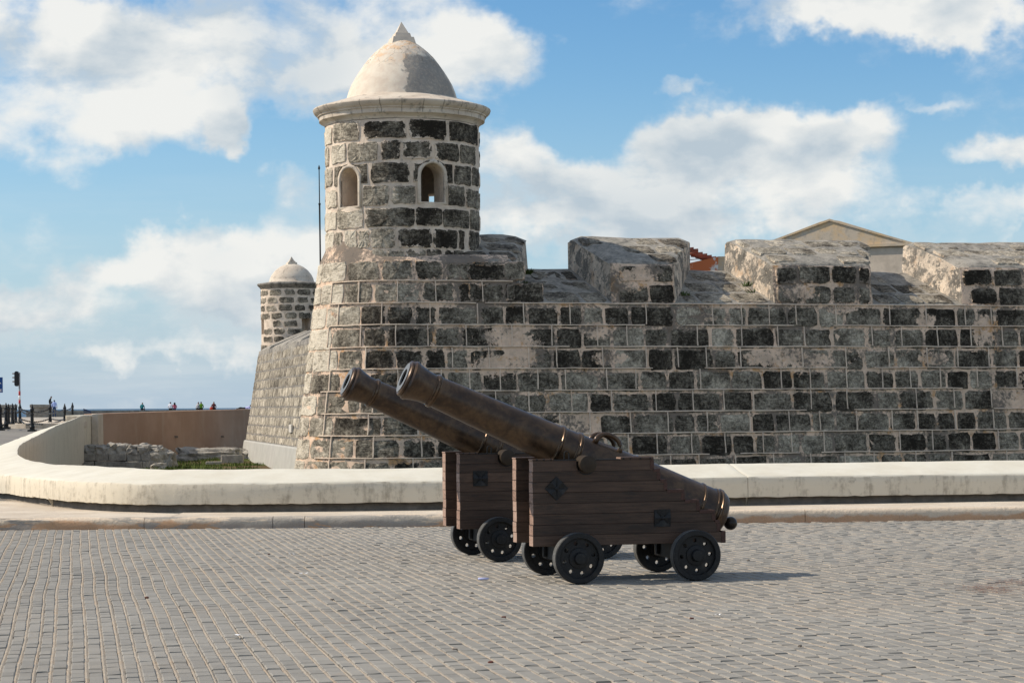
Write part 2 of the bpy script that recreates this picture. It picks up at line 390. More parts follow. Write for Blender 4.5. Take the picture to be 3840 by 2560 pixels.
def m_brick(nt, bs, pos):
    at_ = nd(nt, 'ShaderNodeAttribute', attribute_name='tint').outputs['Fac']
    n = mth(nt, 'MULTIPLY_ADD', noise_(nt, pos, .33, 4, .55), 1.1, mth(nt, 'MULTIPLY_ADD', noise_(nt, pos, 1.3, 5, .6), .6, -.35)); b = noise_(nt, pos, 26, 6, .75)
    v = mth(nt, 'MULTIPLY_ADD', at_, .22, mth(nt, 'MULTIPLY_ADD', n, .5, mth(nt, 'MULTIPLY', b, .35)))
    col = ramp(nt, mth(nt, 'SUBTRACT', v, .04), [(0, (.172, .161, .139)), (.35, (.238, .225, .196)), (.6, (.292, .276, .240)), (1, (.375, .353, .306))])
    dust = noise_(nt, nd(nt, 'ShaderNodeVectorMath', {0: pos, 1: (31, 17, 5)}, operation='ADD').outputs[0], .55, 6, .6)
    col = mixc(nt, mth(nt, 'MULTIPLY', smooth(nt, dust, .50, .72), .4), col, (.32, .275, .215))
    rust = noise_(nt, nd(nt, 'ShaderNodeVectorMath', {0: pos, 1: (-11, 7, 2)}, operation='ADD').outputs[0], 2.4, 5, .6)
    col = mixc(nt, mth(nt, 'MULTIPLY', smooth(nt, rust, .64, .76), .35), col, (.30, .19, .12))
    setc(nt, bs, col, bump=b, bstr=.5, bdist=.006)
new_mat('paving_stone', m_brick, .75, spec=.3)
def m_sand(nt, bs, pos):
    n = noise_(nt, pos, 2.0, 5, .6); b = noise_(nt, pos, 60, 5, .8)
    col = mixc(nt, smooth(nt, b, .35, .68), (.27, .23, .185), (.62, .55, .445))
    col = mixc(nt, mth(nt, 'MULTIPLY', smooth(nt, n, .45, .7), .4), col, (.46, .33, .21))
    setc(nt, bs, col, bump=b, bstr=1.0, bdist=.012)
new_mat('joint_sand', m_sand, .95, spec=.1)

plain('joint_dirt', (.20, .165, .125), .4, 20, .95)
def m_wood(end):
    def fn(nt, bs, pos):
        tc = nd(nt, 'ShaderNodeTexCoord').outputs['Object']
        oi = nd(nt, 'ShaderNodeObjectInfo').outputs['Random']
        tv = nd(nt, 'ShaderNodeVectorMath', {0: tc, 1: nd(nt, 'ShaderNodeCombineXYZ', {0: mth(nt, 'MULTIPLY', oi, 40), 1: oi, 2: oi}).outputs[0]}, operation='ADD').outputs[0]
        g = noise_(nt, scalev(nt, tv, (3, 20, 60)), 1.0, 6, .65, .3)
        b = noise_(nt, tv, 3.5, 5, .6)
        v = mth(nt, 'MULTIPLY_ADD', g, .85, mth(nt, 'MULTIPLY_ADD', b, .45, mth(nt, 'MULTIPLY_ADD', oi, .34, -.21)))
        if end: col = ramp(nt, v, [(.25, (.18, .11, .08)), (.55, (.34, .225, .17)), (.85, (.46, .33, .26))])
        else: col = ramp(nt, v, [(.25, (.026, .016, .011)), (.5, (.060, .036, .024)), (.85, (.118, .072, .048))])
        stain = smooth(nt, noise_(nt, scalev(nt, tv, (1, 1, 3)), 4, 5, .65), .56, .70)
        col = mixc(nt, mth(nt, 'MULTIPLY', stain, .6), col, (.02, .016, .014))
        setc(nt, bs, col, bump=g, bstr=.5, bdist=.004)
    return fn
new_mat('carriage_wood', m_wood(False), .55, spec=.35)
new_mat('end_grain', m_wood(True), .75, spec=.2)
def m_bronze(nt, bs, pos):
    tc = nd(nt, 'ShaderNodeTexCoord').outputs['Object']
    a = noise_(nt, tc, 5, 7, .65, .4); b = noise_(nt, tc, 24, 6, .7)
    v = mth(nt, 'MULTIPLY_ADD', b, .35, a)
    col = ramp(nt, v, [(.3, (.014, .010, .009)), (.48, (.028, .018, .013)), (.64, (.056, .033, .019)), (.82, (.11, .066, .034))])
    ro = nd(nt, 'ShaderNodeMapRange', {0: a, 1: .3, 2: .7, 3: .26, 4: .42}).outputs[0]
    setc(nt, bs, col, rough=ro, bump=b, bstr=.08, bdist=.005)
new_mat('bronze', m_bronze, .4, .35, .5)
new_mat('bronze_ring', lambda nt, bs, pos: setc(nt, bs, ramp(nt, noise_(nt, pos, 30, 5, .7), [(.3, (.07, .046, .03)), (.7, (.16, .105, .065))])), .3, .75, .5)
plain('bronze_dull', (.040, .029, .019), .35, 9, .6, .2)
plain('knob_dark', (.035, .028, .022), .3, 9, .28, .5)
plain('bore_black', (.012, .011, .010), .2, 10, .9)
plain('muzzle_face', (.20, .20, .19), .25, 14, .45, .3)
def m_iron(nt, bs, pos):
    tc = nd(nt, 'ShaderNodeTexCoord').outputs['Object']
    a = noise_(nt, tc, 30, 6, .75); c = noise_(nt, tc, 7, 5, .6)
    col = mixc(nt, smooth(nt, a, .4, .7), (.007, .008, .009), (.018, .018, .018))
    col = mixc(nt, mth(nt, 'MULTIPLY', smooth(nt, c, .6, .75), .4), col, (.07, .055, .042))
    setc(nt, bs, col, bump=a, bstr=.35, bdist=.006)
new_mat('black_iron', m_iron, .55, .0, .35)
plain('worn_iron', (.10, .10, .095), .5, 30, .55, bstr=.3)
plain('rust_trim', (.072, .036, .027), .35, 25, .6, 0.0, .3)
plain('black_paint', (.012, .014, .016), .2, 20, .45)
plain('white_paint', (.75, .74, .72), .08, 12, .5)
plain('red_paint', (.42, .03, .03), .1, 12, .5)
plain('grey_metal', (.30, .30, .30), .15, 12, .45, .3)
plain('sign_blue', (.006, .055, .22), .08, 5, .4)
plain('lamp_glass', (.10, .09, .08), .1, 5, .2)
plain('rack_blue', (.02, .035, .09), .2, 10, .5)
plain('paper', (.80, .80, .80), .08, 10, .8)
plain('plastic_blue', (.55, .58, .85), .05, 10, .35)
plain('dead_leaf', (.12, .045, .03), .3, 20, .8)
plain('needle', (.20, .085, .05), .3, 20, .85)
plain('pebble', (.20, .17, .14), .3, 20, .9)
plain('pier_stone', (.26, .24, .205), .55, 2.2, .9, bstr=.8)
plain('sea_wall_stone', (.16, .145, .12), .6, 1.3, .9, bstr=.8)
plain('plaque_stone', (.62, .58, .52), .1, 8, .7)
plain('beige_plaster', (.56, .48, .39), .25, 2.2, .9, bstr=.3)
plain('roof_tile', (.26, .085, .05), .5, 8, .8, bstr=.5)
plain('grass_blade', (.085, .12, .022), .5, .9, .8)
plain('weed_leaf', (.06, .085, .02), .4, 6, .8)

def m_gable(nt, bs, pos):
    n = noise_(nt, pos, 1.6, 7, .65, .4); b = noise_(nt, pos, 5, 6, .75)
    col = mixc(nt, smooth(nt, n, .38, .62), (.55, .475, .38), (.62, .46, .28))
    col = mixc(nt, mth(nt, 'MULTIPLY', smooth(nt, b, .50, .66), .5), col, (.30, .27, .23))
    setc(nt, bs, col, bump=b, bstr=.4, bdist=.02)
new_mat('ochre_plaster', m_gable, .9, spec=.15)
def m_peel(nt, bs, pos):
    n = noise_(nt, pos, 1.5, 6, .6, .3)
    col = mixc(nt, smooth(nt, n, .44, .48), (.74, .71, .64), (.58, .17, .065))
    setc(nt, bs, col, bump=n, bstr=.4, bdist=.02)
new_mat('peeling_paint', m_peel, .85, spec=.2)
def m_brown(nt, bs, pos):
    n = noise_(nt, pos, .35, 7, .6); b = noise_(nt, pos, 2.6, 7, .7, .3)
    s = noise_(nt, scalev(nt, pos, (1.6, 1.6, .25)), 1.0, 6, .7)
    z = nd(nt, 'ShaderNodeSeparateXYZ', {0: pos}).outputs[2]
    col = mixc(nt, smooth(nt, n, .35, .65), (.36, .235, .165), (.44, .30, .22))
    col = mixc(nt, mth(nt, 'MULTIPLY', smooth(nt, s, .52, .72), .55), col, (.44, .345, .265))
    col = mixc(nt, mth(nt, 'MULTIPLY', smooth(nt, mth(nt, 'MULTIPLY_ADD', b, 1.0, mth(nt, 'MULTIPLY', z, -.12)), .64, .72), .8), col, (.56, .45, .35))
    setc(nt, bs, col, bump=b, bstr=.4, bdist=.03)
new_mat('brown_render', m_brown, .9, spec=.15)
def m_flank(nt, bs, pos):
    s = noise_(nt, scalev(nt, pos, (3.6, 3.6, 1.1)), 1.0, 7, .75)
    n = noise_(nt, pos, .7, 6, .6); b = noise_(nt, pos, 5, 6, .7)
    v = mth(nt, 'MULTIPLY_ADD', s, 1.5, mth(nt, 'MULTIPLY_ADD', n, .7, mth(nt, 'MULTIPLY', b, .6)))
    z = nd(nt, 'ShaderNodeSeparateXYZ', {0: pos}).outputs[2]
    v = mth(nt, 'SUBTRACT', v, .93)
    col = ramp(nt, v, [(.15, (.055, .053, .047)), (.34, (.14, .132, .118)), (.50, (.25, .233, .205)), (.8, (.36, .325, .28))])
    setc(nt, bs, col, bump=s, bstr=.6, bdist=.02)
new_mat('flank_stone', m_flank, .92, spec=.15)
plain('flank_line', (.27, .25, .22), .5, 1.2, .9)
plain('pinnacle_plaster', (.66, .57, .46), .12, 6, .85)
plain('plinth_white', (.44, .43, .39), .12, 1.5, .85, bstr=.3)
def m_rubble(nt, bs, pos):
    a = noise_(nt, pos, 2.2, 8, .7, .3); b = noise_(nt, pos, 8, 7, .75)
    col = ramp(nt, mth(nt, 'MULTIPLY_ADD', b, .5, mth(nt, 'MULTIPLY', a, .7)), [(.3, (.10, .095, .083)), (.5, (.27, .25, .22)), (.68, (.46, .43, .37)), (.85, (.60, .56, .48))])
    setc(nt, bs, col, bump=mth(nt, 'ADD', a, b), bstr=.9, bdist=.04)
new_mat('rubble_stone', m_rubble, .92, spec=.15)
def m_moat(nt, bs, pos):
    n = noise_(nt, pos, .35, 7, .65); b = noise_(nt, pos, 3, 6, .7)
    col = mixc(nt, smooth(nt, n, .40, .60), (.125, .085, .048), (.07, .095, .02))
    col = mixc(nt, mth(nt, 'MULTIPLY', smooth(nt, b, .55, .7), .5), col, (.17, .125, .07))
    setc(nt, bs, col, bump=b, bstr=.8, bdist=.08)
new_mat('moat_turf', m_moat, .95, spec=.1)
def m_espl(nt, bs, pos):
    n = noise_(nt, pos, .12, 6, .6); b = noise_(nt, scalev(nt, pos, (.25, 2.2, 1)), 1.0, 6, .65)
    col = mixc(nt, smooth(nt, n, .4, .6), (.20, .19, .175), (.25, .235, .205))
    col = mixc(nt, mth(nt, 'MULTIPLY', smooth(nt, b, .48, .66), .5), col, (.34, .315, .265))
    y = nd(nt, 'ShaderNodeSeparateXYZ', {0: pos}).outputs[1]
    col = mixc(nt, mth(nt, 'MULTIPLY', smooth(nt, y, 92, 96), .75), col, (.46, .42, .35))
    setc(nt, bs, col, bump=b, bstr=.2, bdist=.02)
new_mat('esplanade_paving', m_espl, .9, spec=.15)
def m_sea(nt, bs, pos):
    b = noise_(nt, scalev(nt, pos, (.05, .012, 1)), 1.0, 6, .7)
    col = mixc(nt, smooth(nt, b, .35, .65), (.035, .085, .14), (.07, .135, .20))
    setc(nt, bs, col, bump=b, bstr=.3, bdist=1.0)
new_mat('sea_water', m_sea, .55, spec=.25)

M = MAT
# ------------------------------------------------------------------ setting: sea, ground sheets
def sheet(name, rows, mat):
    vs, fs = [], []; w = len(rows[0])
    for r in rows: vs += r
    for i in range(len(rows) - 1):
        for j in range(w - 1): fs.append((i * w + j, i * w + j + 1, (i + 1) * w + j + 1, (i + 1) * w + j))
    o = mesh_obj(name, vs, fs, mat); o['kind'] = 'structure'; return o
sheet('sea', [[(x, y, -3) for x in (-25000, -3000, 0, 3000, 25000)] for y in (226.4, 600, 2500, 9000, 28000)], M['sea_water'])

# low wall path: outer face (x, y, ground z, thickness), from right to left
PATH = [(34, 35.6, .15, 1.04), (20, 34.5, .15, 1.04), (9, 33.45, .15, 1.04), (5.5, 32.9, .15, 1.04), (3.2, 32.45, .15, 1.04), (.6, 32.05, .15, 1.04), (-2, 31.75, .15, 1.04), (-3.6, 31.62, .15, 1.05),
        (-5.0, 31.68, .15, 1.08), (-5.9, 32.0, .15, 1.1), (-6.65, 32.75, .15, 1.12), (-7.4, 33.9, .15, 1.08), (-8.3, 35.7, .14, 1.0), (-9.2, 37.7, .13, .95), (-10.1, 40.2, .15, .92), (-11.0, 43.5, .20, .90),
        (-12.35, 50, .28, .85), (-14.4, 62, .40, .75), (-16.6, 75, .52, .62), (-18.6, 88, .66, .5), (-20.5, 100, .80, .42)]
def catmull(pts, seg):
    out = []
    for i in range(len(pts) - 1):
        p0, p1, p2, p3 = pts[max(i - 1, 0)], pts[i], pts[i + 1], pts[min(i + 2, len(pts) - 1)]
        for k in range(seg):
            t = k / seg
            out.append(tuple(.5 * (2 * b + (c - a) * t + (2 * a - 5 * b + 4 * c - d) * t * t + (3 * b - a - 3 * c + d) * t ** 3) for a, b, c, d in zip(p0, p1, p2, p3)))
    out.append(pts[-1]); return out
WP = catmull(PATH, 6)
def wall_x(Y):            # outer path x on the receding left part
    tab = [(p[1], p[0]) for p in PATH[8:]]
    return interp(tab, Y)
GZ = [(31, .146), (37, .13), (43, .2), (50, .28), (62, .4), (75, .52), (84, .80), (92, .88), (105, .97), (120, 1.0), (160, .95), (226, .86)]
BROWN = [(-20.6, 105.0), (-17.8, 115.0), (-14.6, 128.0), (-12.0, 140.0)]
def brown_x(Y): return interp([(y, x) for x, y in BROWN], Y)
rows = []
for Y in (30.34, 31.0, 31.68, 32.4, 33.5, 35, 37, 40, 43, 46, 50, 56, 62, 68, 75, 80, 84, 88, 92, 100, 105, 115, 128, 139.5, 140.5, 160, 190, 226):
    if Y <= 31.68: xr = -4.9
    elif Y <= 100: xr = wall_x(Y) + .25
    elif Y < 105: xr = -20.4
    elif Y <= 140: xr = brown_x(Y) - .25
    else: xr = 60
    xl = -40 - Y * .9
    rows.append([(lerp(xl, xr, t), Y, interp(GZ, Y)) for t in (0, .3, .55, .75, .88, .95, 1)])
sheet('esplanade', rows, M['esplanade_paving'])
# moat floor
rows = []
for i in range(40):
    Y = 32.8 + i * 2.75
    row = []
    for j in range(40):
        X = -26 + j * 2.1
        z = -1.15 + .10 * fbm(X * .3, Y * .3) + .55 * max(0, min(1, (Y - 108) / 14)) * (1 if X < -9 else .3)
        row.append((X, Y, z))
    rows.append(row)
rows = [[(x, y, z) for (x, y, z) in r] for r in rows]
moat = sheet('moat_ground', rows, M['moat_turf'])

# kerb line and road
def kerb_y(x): return interp([(-60, 30.15), (-2, 30.2), (2, 30.45), (8, 31.0), (40, 33.6)], x)
road = sheet('road', [[(x, y if y < 30 else kerb_y(x) + .1, -.013) for x in (-70, -30, -12, -6, -2, 2, 6, 12, 30, 60)] for y in (-25, 5, 12, 18, 24, 31)], M['joint_dirt'])
# pavement strip between kerb and low wall
rows = [[], []]
for x in [40, 30, 20, 12, 8, 5, 2.5, 0, -2, -3.5, -4.9]:
    yb = interp(sorted([(p[0], p[1]) for p in PATH[:9]]), x) + .35
    rows[0].append((x, kerb_y(x) + .12, .146)); rows[1].append((x, yb, .150))
sheet('pavement', rows, M['pavement_cement'])
# left pavement apron (in front of the curve)
rows = [[(x, kerb_y(x) + .12, .1495) for x in (-70, -40, -20, -12, -9, -7, -4.9)]]
for y in (31.2, 32.4, 34, 36.2): rows.append([(lerp(-70, wall_x(max(y, 31.7)) + .2, t), y, .1495 + .002 * math.sin(y * 3 + t * 9)) for t in (0, .45, .75, .88, .93, .97, 1)])
sheet('pavement_apron', rows, M['pavement_cement'])

def build_kerb():
    root = empty('kerb', (0, 30.2, 0)); root['kind'] = 'structure'
    xs = [-60, -40, -26, -18, -13.5, -10.2, -7.9, -5.22, -3.4, -2.95, .1, 4.2, 8.4, 13, 20, 30, 40]
    for a, b in zip(xs, xs[1:]):
        n = max(3, int((b - a) / .16)); n = min(n, 40)
        prof = [(0.0, -.03), (0.005, .03), (0.01, .085), (.018, .122), (.045, .146), (.09, .152), (.16, .152), (.24, .15), (.26, .05)]
        vs, fs = [], []
        for i in range(n + 1):
            x = lerp(a + .004, b - .004, i / n); y = kerb_y(x)
            rough = .022 if x < -1 else .007
            for j, (d, z) in enumerate(prof):
                k = fbm(x * 2.1, j * .35, 3.0, 5); k2 = fbm(x * .9, j * .3, 9.0, 3)
                e = (.6 if i in (0, n) else 0) * .004; kz = lerp(1.0, 1.17, max(0, min(1, (x + 3) / 5)))
                vs.append((x, y + d + k * rough + e - .01, z * (kz if z > 0 else 1) + (k2 * rough * .8 if 2 < j < 8 else 0) - e * (j in (4, 5, 6))))
        m = len(prof)
        for i in range(n):
            for j in range(m - 1): fs.append((i * m + j, (i + 1) * m + j, (i + 1) * m + j + 1, i * m + j + 1))
        fs.append(tuple(range(m))); fs.append(tuple(n * m + j for j in range(m - 1, -1, -1)))
        o = mesh_obj('kerb_stone', [(v[0], v[1] - 30.2, v[2]) for v in vs], fs, M['kerb_cement'], root); autosmooth(o, 45)
build_kerb()

# ------------------------------------------------------------------ paving stones in long rows
def build_paving():
    V, FF, T = [], [], []
    cand = []; SV, SF = [], []
    def row_pt(x0, t):        # x0 : row position at Y=20, t = Y
        slope = -.205 - .011 * max(0, min(9, x0 + 3)) - .004 * max(0, x0 - 3)
        x = x0 + slope * (t - 20)
        x += .030 * fbm(x0 * .25, t * .22, 1.0, 2) + .004 * fbm(x0 * 3, t * .9, 5.0, 2)
        return x, slope
    x0 = -11.5
    while x0 < 17:
        pitch = lerp(.112, .134, max(0, min(1, (x0 + 1) / 4))) * uni(.95, 1.06)
        t = 11.5 + rnd() * .2
        gap = lerp(.025, .015, max(0, min(1, (x0 + 3) / 6))) * uni(.75, 1.25)
        while t < 31.2:
            L = uni(.175, .235)
            x, sl_ = row_pt(x0, t + L / 2)
            if abs(x) < .33 * t + 1.0 and t + L < kerb_y(x) - .015 + (0):
                squeeze = 1 - .011 * (t - 20) * (1 if -3 < x0 < 6 else 0)
                w = (pitch * squeeze - gap)
                cand.append((x, t + L / 2, w, L - uni(.007, .013), sl_, uni(-.004, .004), rnd()))
            t += L
        xs_ = x0 + pitch / 2; t = 11.5; b = len(SV); k = 0
        hw = gap * .5 + .001
        while t < 31.2:
            x, sl_ = row_pt(xs_, t)
            if t > kerb_y(x) - .01 : break
            z = -.0015 + .0028 * fbm(xs_ * 9, t * 1.3, 3.0, 3)
            w1, w2 = hw * uni(.85, 1.15), hw * uni(.85, 1.15)
            SV.append((x - w1, t, z - .004)); SV.append((x, t, z + .001)); SV.append((x + w2, t, z - .004))
            if k: SF.append((b + k * 3 - 3, b + k * 3 - 2, b + k * 3 + 1, b + k * 3)); SF.append((b + k * 3 - 2, b + k * 3 - 1, b + k * 3 + 2, b + k * 3 + 1))
            k += 1; t += .16
        x0 += pitch
    # the 300 that show largest: nearest, inside the frame
    def score(c):
        px, py = proj((c[0], c[1], 0))
        if not (30 < px < 3810 and py < 2540): return -1
        return 1000 - c[1]
    order = sorted(range(len(cand)), key=lambda i: -score(cand[i]))
    top = set(order[:300])
    faces = [(0, 1, 5, 4), (1, 2, 6, 5), (2, 3, 7, 6), (3, 0, 4, 7), (4, 5, 9, 8), (5, 6, 10, 9), (6, 7, 11, 10), (7, 4, 8, 11), (8, 9, 10, 11)]
    def geom(c):
        x, y, w, L, s, h, tn = c
        d = Vector((s, 1, 0)).normalized(); n = Vector((d.y, -d.x, 0))
        tx, ty = uni(-.014, .014), uni(-.013, .013)
        out = []
        for (inset, z) in ((0, -.04), (0, h - .007), (.007, h)):
            for (a, b) in ((-1, -1), (1, -1), (1, 1), (-1, 1)):
                p = n * (a * (w / 2 - inset)) + d * (b * (L / 2 - inset * .8))
                jx = uni(-.0035, .0035) if inset == 0 else uni(-.002, .002)
                out.append((x + p.x + jx, y + p.y + uni(-.004, .004), z + (a * tx * w / 2 + b * ty * L / 2 if z > -.03 else 0)))
        return out
    for i, c in enumerate(cand):
        g = geom(c)
        if i in top:
            me = bpy.data.meshes.new('paving_stone')
            me.from_pydata([(p[0] - c[0], p[1] - c[1], p[2]) for p in g], [], faces); me.materials.append(M['paving_stone'])
            a = me.attributes.new('tint', 'FLOAT', 'FACE'); a.data.foreach_set('value', [c[6]] * 9)
            o = bpy.data.objects.new('paving_stone', me); o.location = (c[0], c[1], 0); COL.objects.link(o); o.parent = road
        else:
            b = len(V); V.extend(g); FF.extend([tuple(k + b for k in f) for f in faces]); T.extend([c[6]] * 9)
    o = mesh_obj('sand_joints', SV, SF, M['joint_sand'], road); o['kind'] = 'stuff'
    o = mesh_obj('paving_stones', V, FF, M['paving_stone'], road); o['kind'] = 'stuff'
    a = o.data.attributes.new('tint', 'FLOAT', 'FACE'); a.data.foreach_set('value', T)
build_paving()

# ------------------------------------------------------------------ low limewashed wall round the moat
def build_lowwall():
    root = empty('low_wall', (0, 32, 0))
    tag(root, 'low cream limewashed wall with sloping top curving round the moat', 'wall')
    prof_cap = [(.02, .118), (0.0, .122), (-.004, .2), (0, .30), (.004, .40), (.02, .43), (.06, .447), (.25, .48), (.5, .525), (.75, .57), (.94, .605), (.985, .605), (1, .585), (1.0, .3), (1.0, -.6), (1.0, -1.6)]
    L = len(WP)
    def frame(i):
        a, b = WP[max(i - 1, 0)], WP[min(i + 1, L - 1)]
        d = Vector((b[0] - a[0], b[1] - a[1], 0)).normalized()
        return Vector((d.y, -d.x, 0)) * -1 if Vector((d.y, -d.x, 0)).dot(Vector((-WP[i][0] + 4, 60 - WP[i][1], 0))) < 0 else Vector((d.y, -d.x, 0))
    joints = {0, 11, 23, 66, L - 1}
    js = sorted(joints)
    for a, b in zip(js, js[1:]):
        vs, fs = [], []; m = len(prof_cap); idx = []
        sub = 4
        pts = []
        for i in range(a, b):
            for k in range(sub):
                t = k / sub; pts.append((tuple(lerp(p, q, t) for p, q in zip(WP[i], WP[i + 1])), frame(i).lerp(frame(i + 1), t)))
        pts.append((WP[b], frame(b)))
        def mixp(p, q, dist):
            l = math.dist(p[0][:2], q[0][:2]); t = dist / l
            return (tuple(lerp(u, v, t) for u, v in zip(p[0], q[0])), p[1])
        pts = [mixp(pts[0], pts[1], .004), mixp(pts[0], pts[1], .03)] + pts[1:-1] + [mixp(pts[-1], pts[-2], .03), mixp(pts[-1], pts[-2], .004)]
        for q, ((x, y, g, th), n) in enumerate(pts):
            e = 1.0 if q in (0, len(pts) - 1) else 0
            for j, (d, z) in enumerate(prof_cap):
                dd = d * th
                w1 = .010 * fbm(x * 1.1, y * 1.1 + z * 2, 1.0, 4); w2 = .014 * fbm(x * .7, y * .7, d * 3 + 5, 4)
                if j in (0, 1): w2 += .012 * fbm(x * 6, y * 6, 2, 3)
                vs.append((x + n.x * (dd + w1), y + n.y * (dd + w1) - 32, g + z + w2 - (.007 * e if 4 < j < 12 else 0)))
        for i in range(len(pts) - 1):
            for j in range(m - 1): fs.append((i * m + j, i * m + j + 1, (i + 1) * m + j + 1, (i + 1) * m + j))
        fs.append(tuple(range(m))); fs.append(tuple((len(pts) - 1) * m + j for j in range(m - 1, -1, -1)))
        o = mesh_obj('coping', vs, fs, M['limewash'], root, False); autosmooth(o, 38)
    vs, fs = [], []
    for i in range(L):
        x, y, g, th = WP[i]; n = frame(i)
        for d, z in ((.10, -.3), (.10, .13), (th - .1, .13)):
            w = .015 * fbm(x * 3, y * 3, z, 3)
            vs.append((x + n.x * (d + w), y + n.y * (d + w) - 32, g + z))
    for i in range(L - 1):
        for j in range(2): fs.append((i * 3 + j, i * 3 + j + 1, (i + 1) * 3 + j + 1, (i + 1) * 3 + j))
    mesh_obj('recessed_base', vs, fs, M['base_render'], root, True)
build_lowwall()

# ------------------------------------------------------------------ masonry helpers
def rect_poly(a0, a1, b0, b1, jit, n=18, cut=.16):
    w, h = a1 - a0, b1 - b0; c = min(w, h) * cut
    per = []
    pts = [(a0 + c, b0), (a1 - c, b0), (a1, b0 + c), (a1, b1 - c), (a1 - c, b1), (a0 + c, b1), (a0, b1 - c), (a0, b0 + c)]
    L = [math.dist(pts[i], pts[(i + 1) % 8]) for i in range(8)]; tot = sum(L)
    out = []
    for k in range(n):
        t = (k + uni(-.28, .28)) / n * tot; t %= tot; i = 0
        while t > L[i]: t -= L[i]; i += 1
        p, q = pts[i], pts[(i + 1) % 8]; f = t / L[i]
        out.append((lerp(p[0], q[0], f) + uni(-jit, jit), lerp(p[1], q[1], f) + uni(-jit, jit)))
    return out
def stone(parent, poly, mapf, tint, strata, d_out=-.03, d_in=.02, mat='stone', org=None, name='stone', smear=1.0, cen=None, eadd=0.0):
    ca = sum(p[0] for p in poly) / len(poly); cb = sum(p[1] for p in poly) / len(poly)
    if cen: ca, cb = cen
    n = len(poly); vs = []
    for p in poly: vs.append(mapf(p[0], p[1], d_out))
    for p in poly:
        k = min(.35, .022 / max(.03, math.dist(p, (ca, cb))))
        vs.append(mapf(lerp(p[0], ca, k), lerp(p[1], cb, k), d_in + uni(-.006, .008)))
    for p in poly:
        k = min(.65, .10 / max(.05, math.dist(p, (ca, cb))))
        vs.append(mapf(lerp(p[0], ca, k), lerp(p[1], cb, k), d_in + uni(-.004, .014)))
    vs.append(mapf(ca, cb, d_in + .006))
    org = org or Vector((0, 0, 0))
    vs = [v - org for v in vs]
    fs = []
    for r in (0, n):
        for i in range(n): fs.append((r + i, r + (i + 1) % n, r + n + (i + 1) % n, r + n + i))
    for i in range(n): fs.append((2 * n + i, 2 * n + (i + 1) % n, 3 * n))
    o = mesh_obj(name, vs, fs, M[mat], parent)
    at_ = o.data.attributes.new('edge', 'FLOAT', 'POINT'); at_.data.foreach_set('value', [1.0] * n + [max(.70, eadd)] * n + [.10 + eadd] * n + [eadd])
    o.color = (max(0, min(1, tint)), strata, smear, 1)
    return o
def ribbon(mb, pts, mapf, w=.027, h=.034, d0=-.01):
    # pts in surface coordinates; a raised bead of mortar
    vs = []; n = len(pts)
    for i, (a, b) in enumerate(pts):
        p, q = pts[max(i - 1, 0)], pts[min(i + 1, n - 1)]
        dx, dy = q[0] - p[0], q[1] - p[1]; l = math.hypot(dx, dy) or 1; nx, ny = -dy / l, dx / l
        k = w * uni(.8, 1.2) / 2
        for (o, d) in ((-1, d0), (-.7, h), (.7, h), (1, d0)): vs.append(mapf(a + nx * k * o, b + ny * k * o, d))
    fs = [(i * 4 + j, i * 4 + j + 1, (i + 1) * 4 + j + 1, (i + 1) * 4 + j) for i in range(n - 1) for j in range(3)]
    fs += [(0, 3, 2, 1), ((n - 1) * 4, (n - 1) * 4 + 1, (n - 1) * 4 + 2, (n - 1) * 4 + 3)]
    mb.add(vs, fs)

# ------------------------------------------------------------------ near bastion
TC = Vector((-2.35, 46.5, 0)); RC = 1.83; ZC = 4.76; BAT = .124; WA = R(15.5)
Wd = Vector((math.cos(WA), math.sin(WA), 0)); Nn = Vector((math.sin(WA), -math.cos(WA), 0))
ARC = R(118)
def rot(v, a): c, s = math.cos(a), math.sin(a); return Vector((v.x * c - v.y * s, v.x * s + v.y * c, 0))
def face(s, z, d):
    r = RC + BAT * (ZC - z) + d
    if s >= 0: p = TC + Nn * r + Wd * s
    else:
        a = -s / RC
        if a <= ARC: p = TC + rot(Nn, -a) * r
        else:
            nn = rot(Nn, -ARC); p = TC + nn * r - rot(Wd, -ARC) * ((a - ARC) * RC)
    return Vector((p.x, p.y, z))
def slope_map(z0, z1, T):           # sloping top of parapet: q 0..1 from the front edge backwards
    L = math.hypot(T, z1 - z0); nz, nt_ = T / L, (z1 - z0) / L
    def f(s, q, d):
        t = q * T; z = lerp(z0, z1, q)
        r = RC + BAT * (ZC - z0) - t + d * nt_
        p = TC + Nn * r + Wd * s
        return Vector((p.x, p.y, z + d * nz))
    return f
def s_of(px, Y0=None):
    k = unproj(px, 1300)[0]; b = TC + Nn * RC
    return (k * b.y - b.x) / (Wd.x - k * Wd.y)
def sz_of(px, py):
    s = s_of(px); b = TC + Nn * RC + Wd * s
    return s, EYE + unproj(px, py)[1] * (b.y - .25)
EMB = [((2.04, 3.02), (4.15, 3.90)), ((5.62, 6.89), (7.91, 7.66)), ((10.24, 11.32), (12.45, 12.15)), ((16.2, 17.2), (18.4, 18.0))]
SMAX = 24.0
ZL0, PITCH = 3.87, .463
CORN = -RC * R(66)

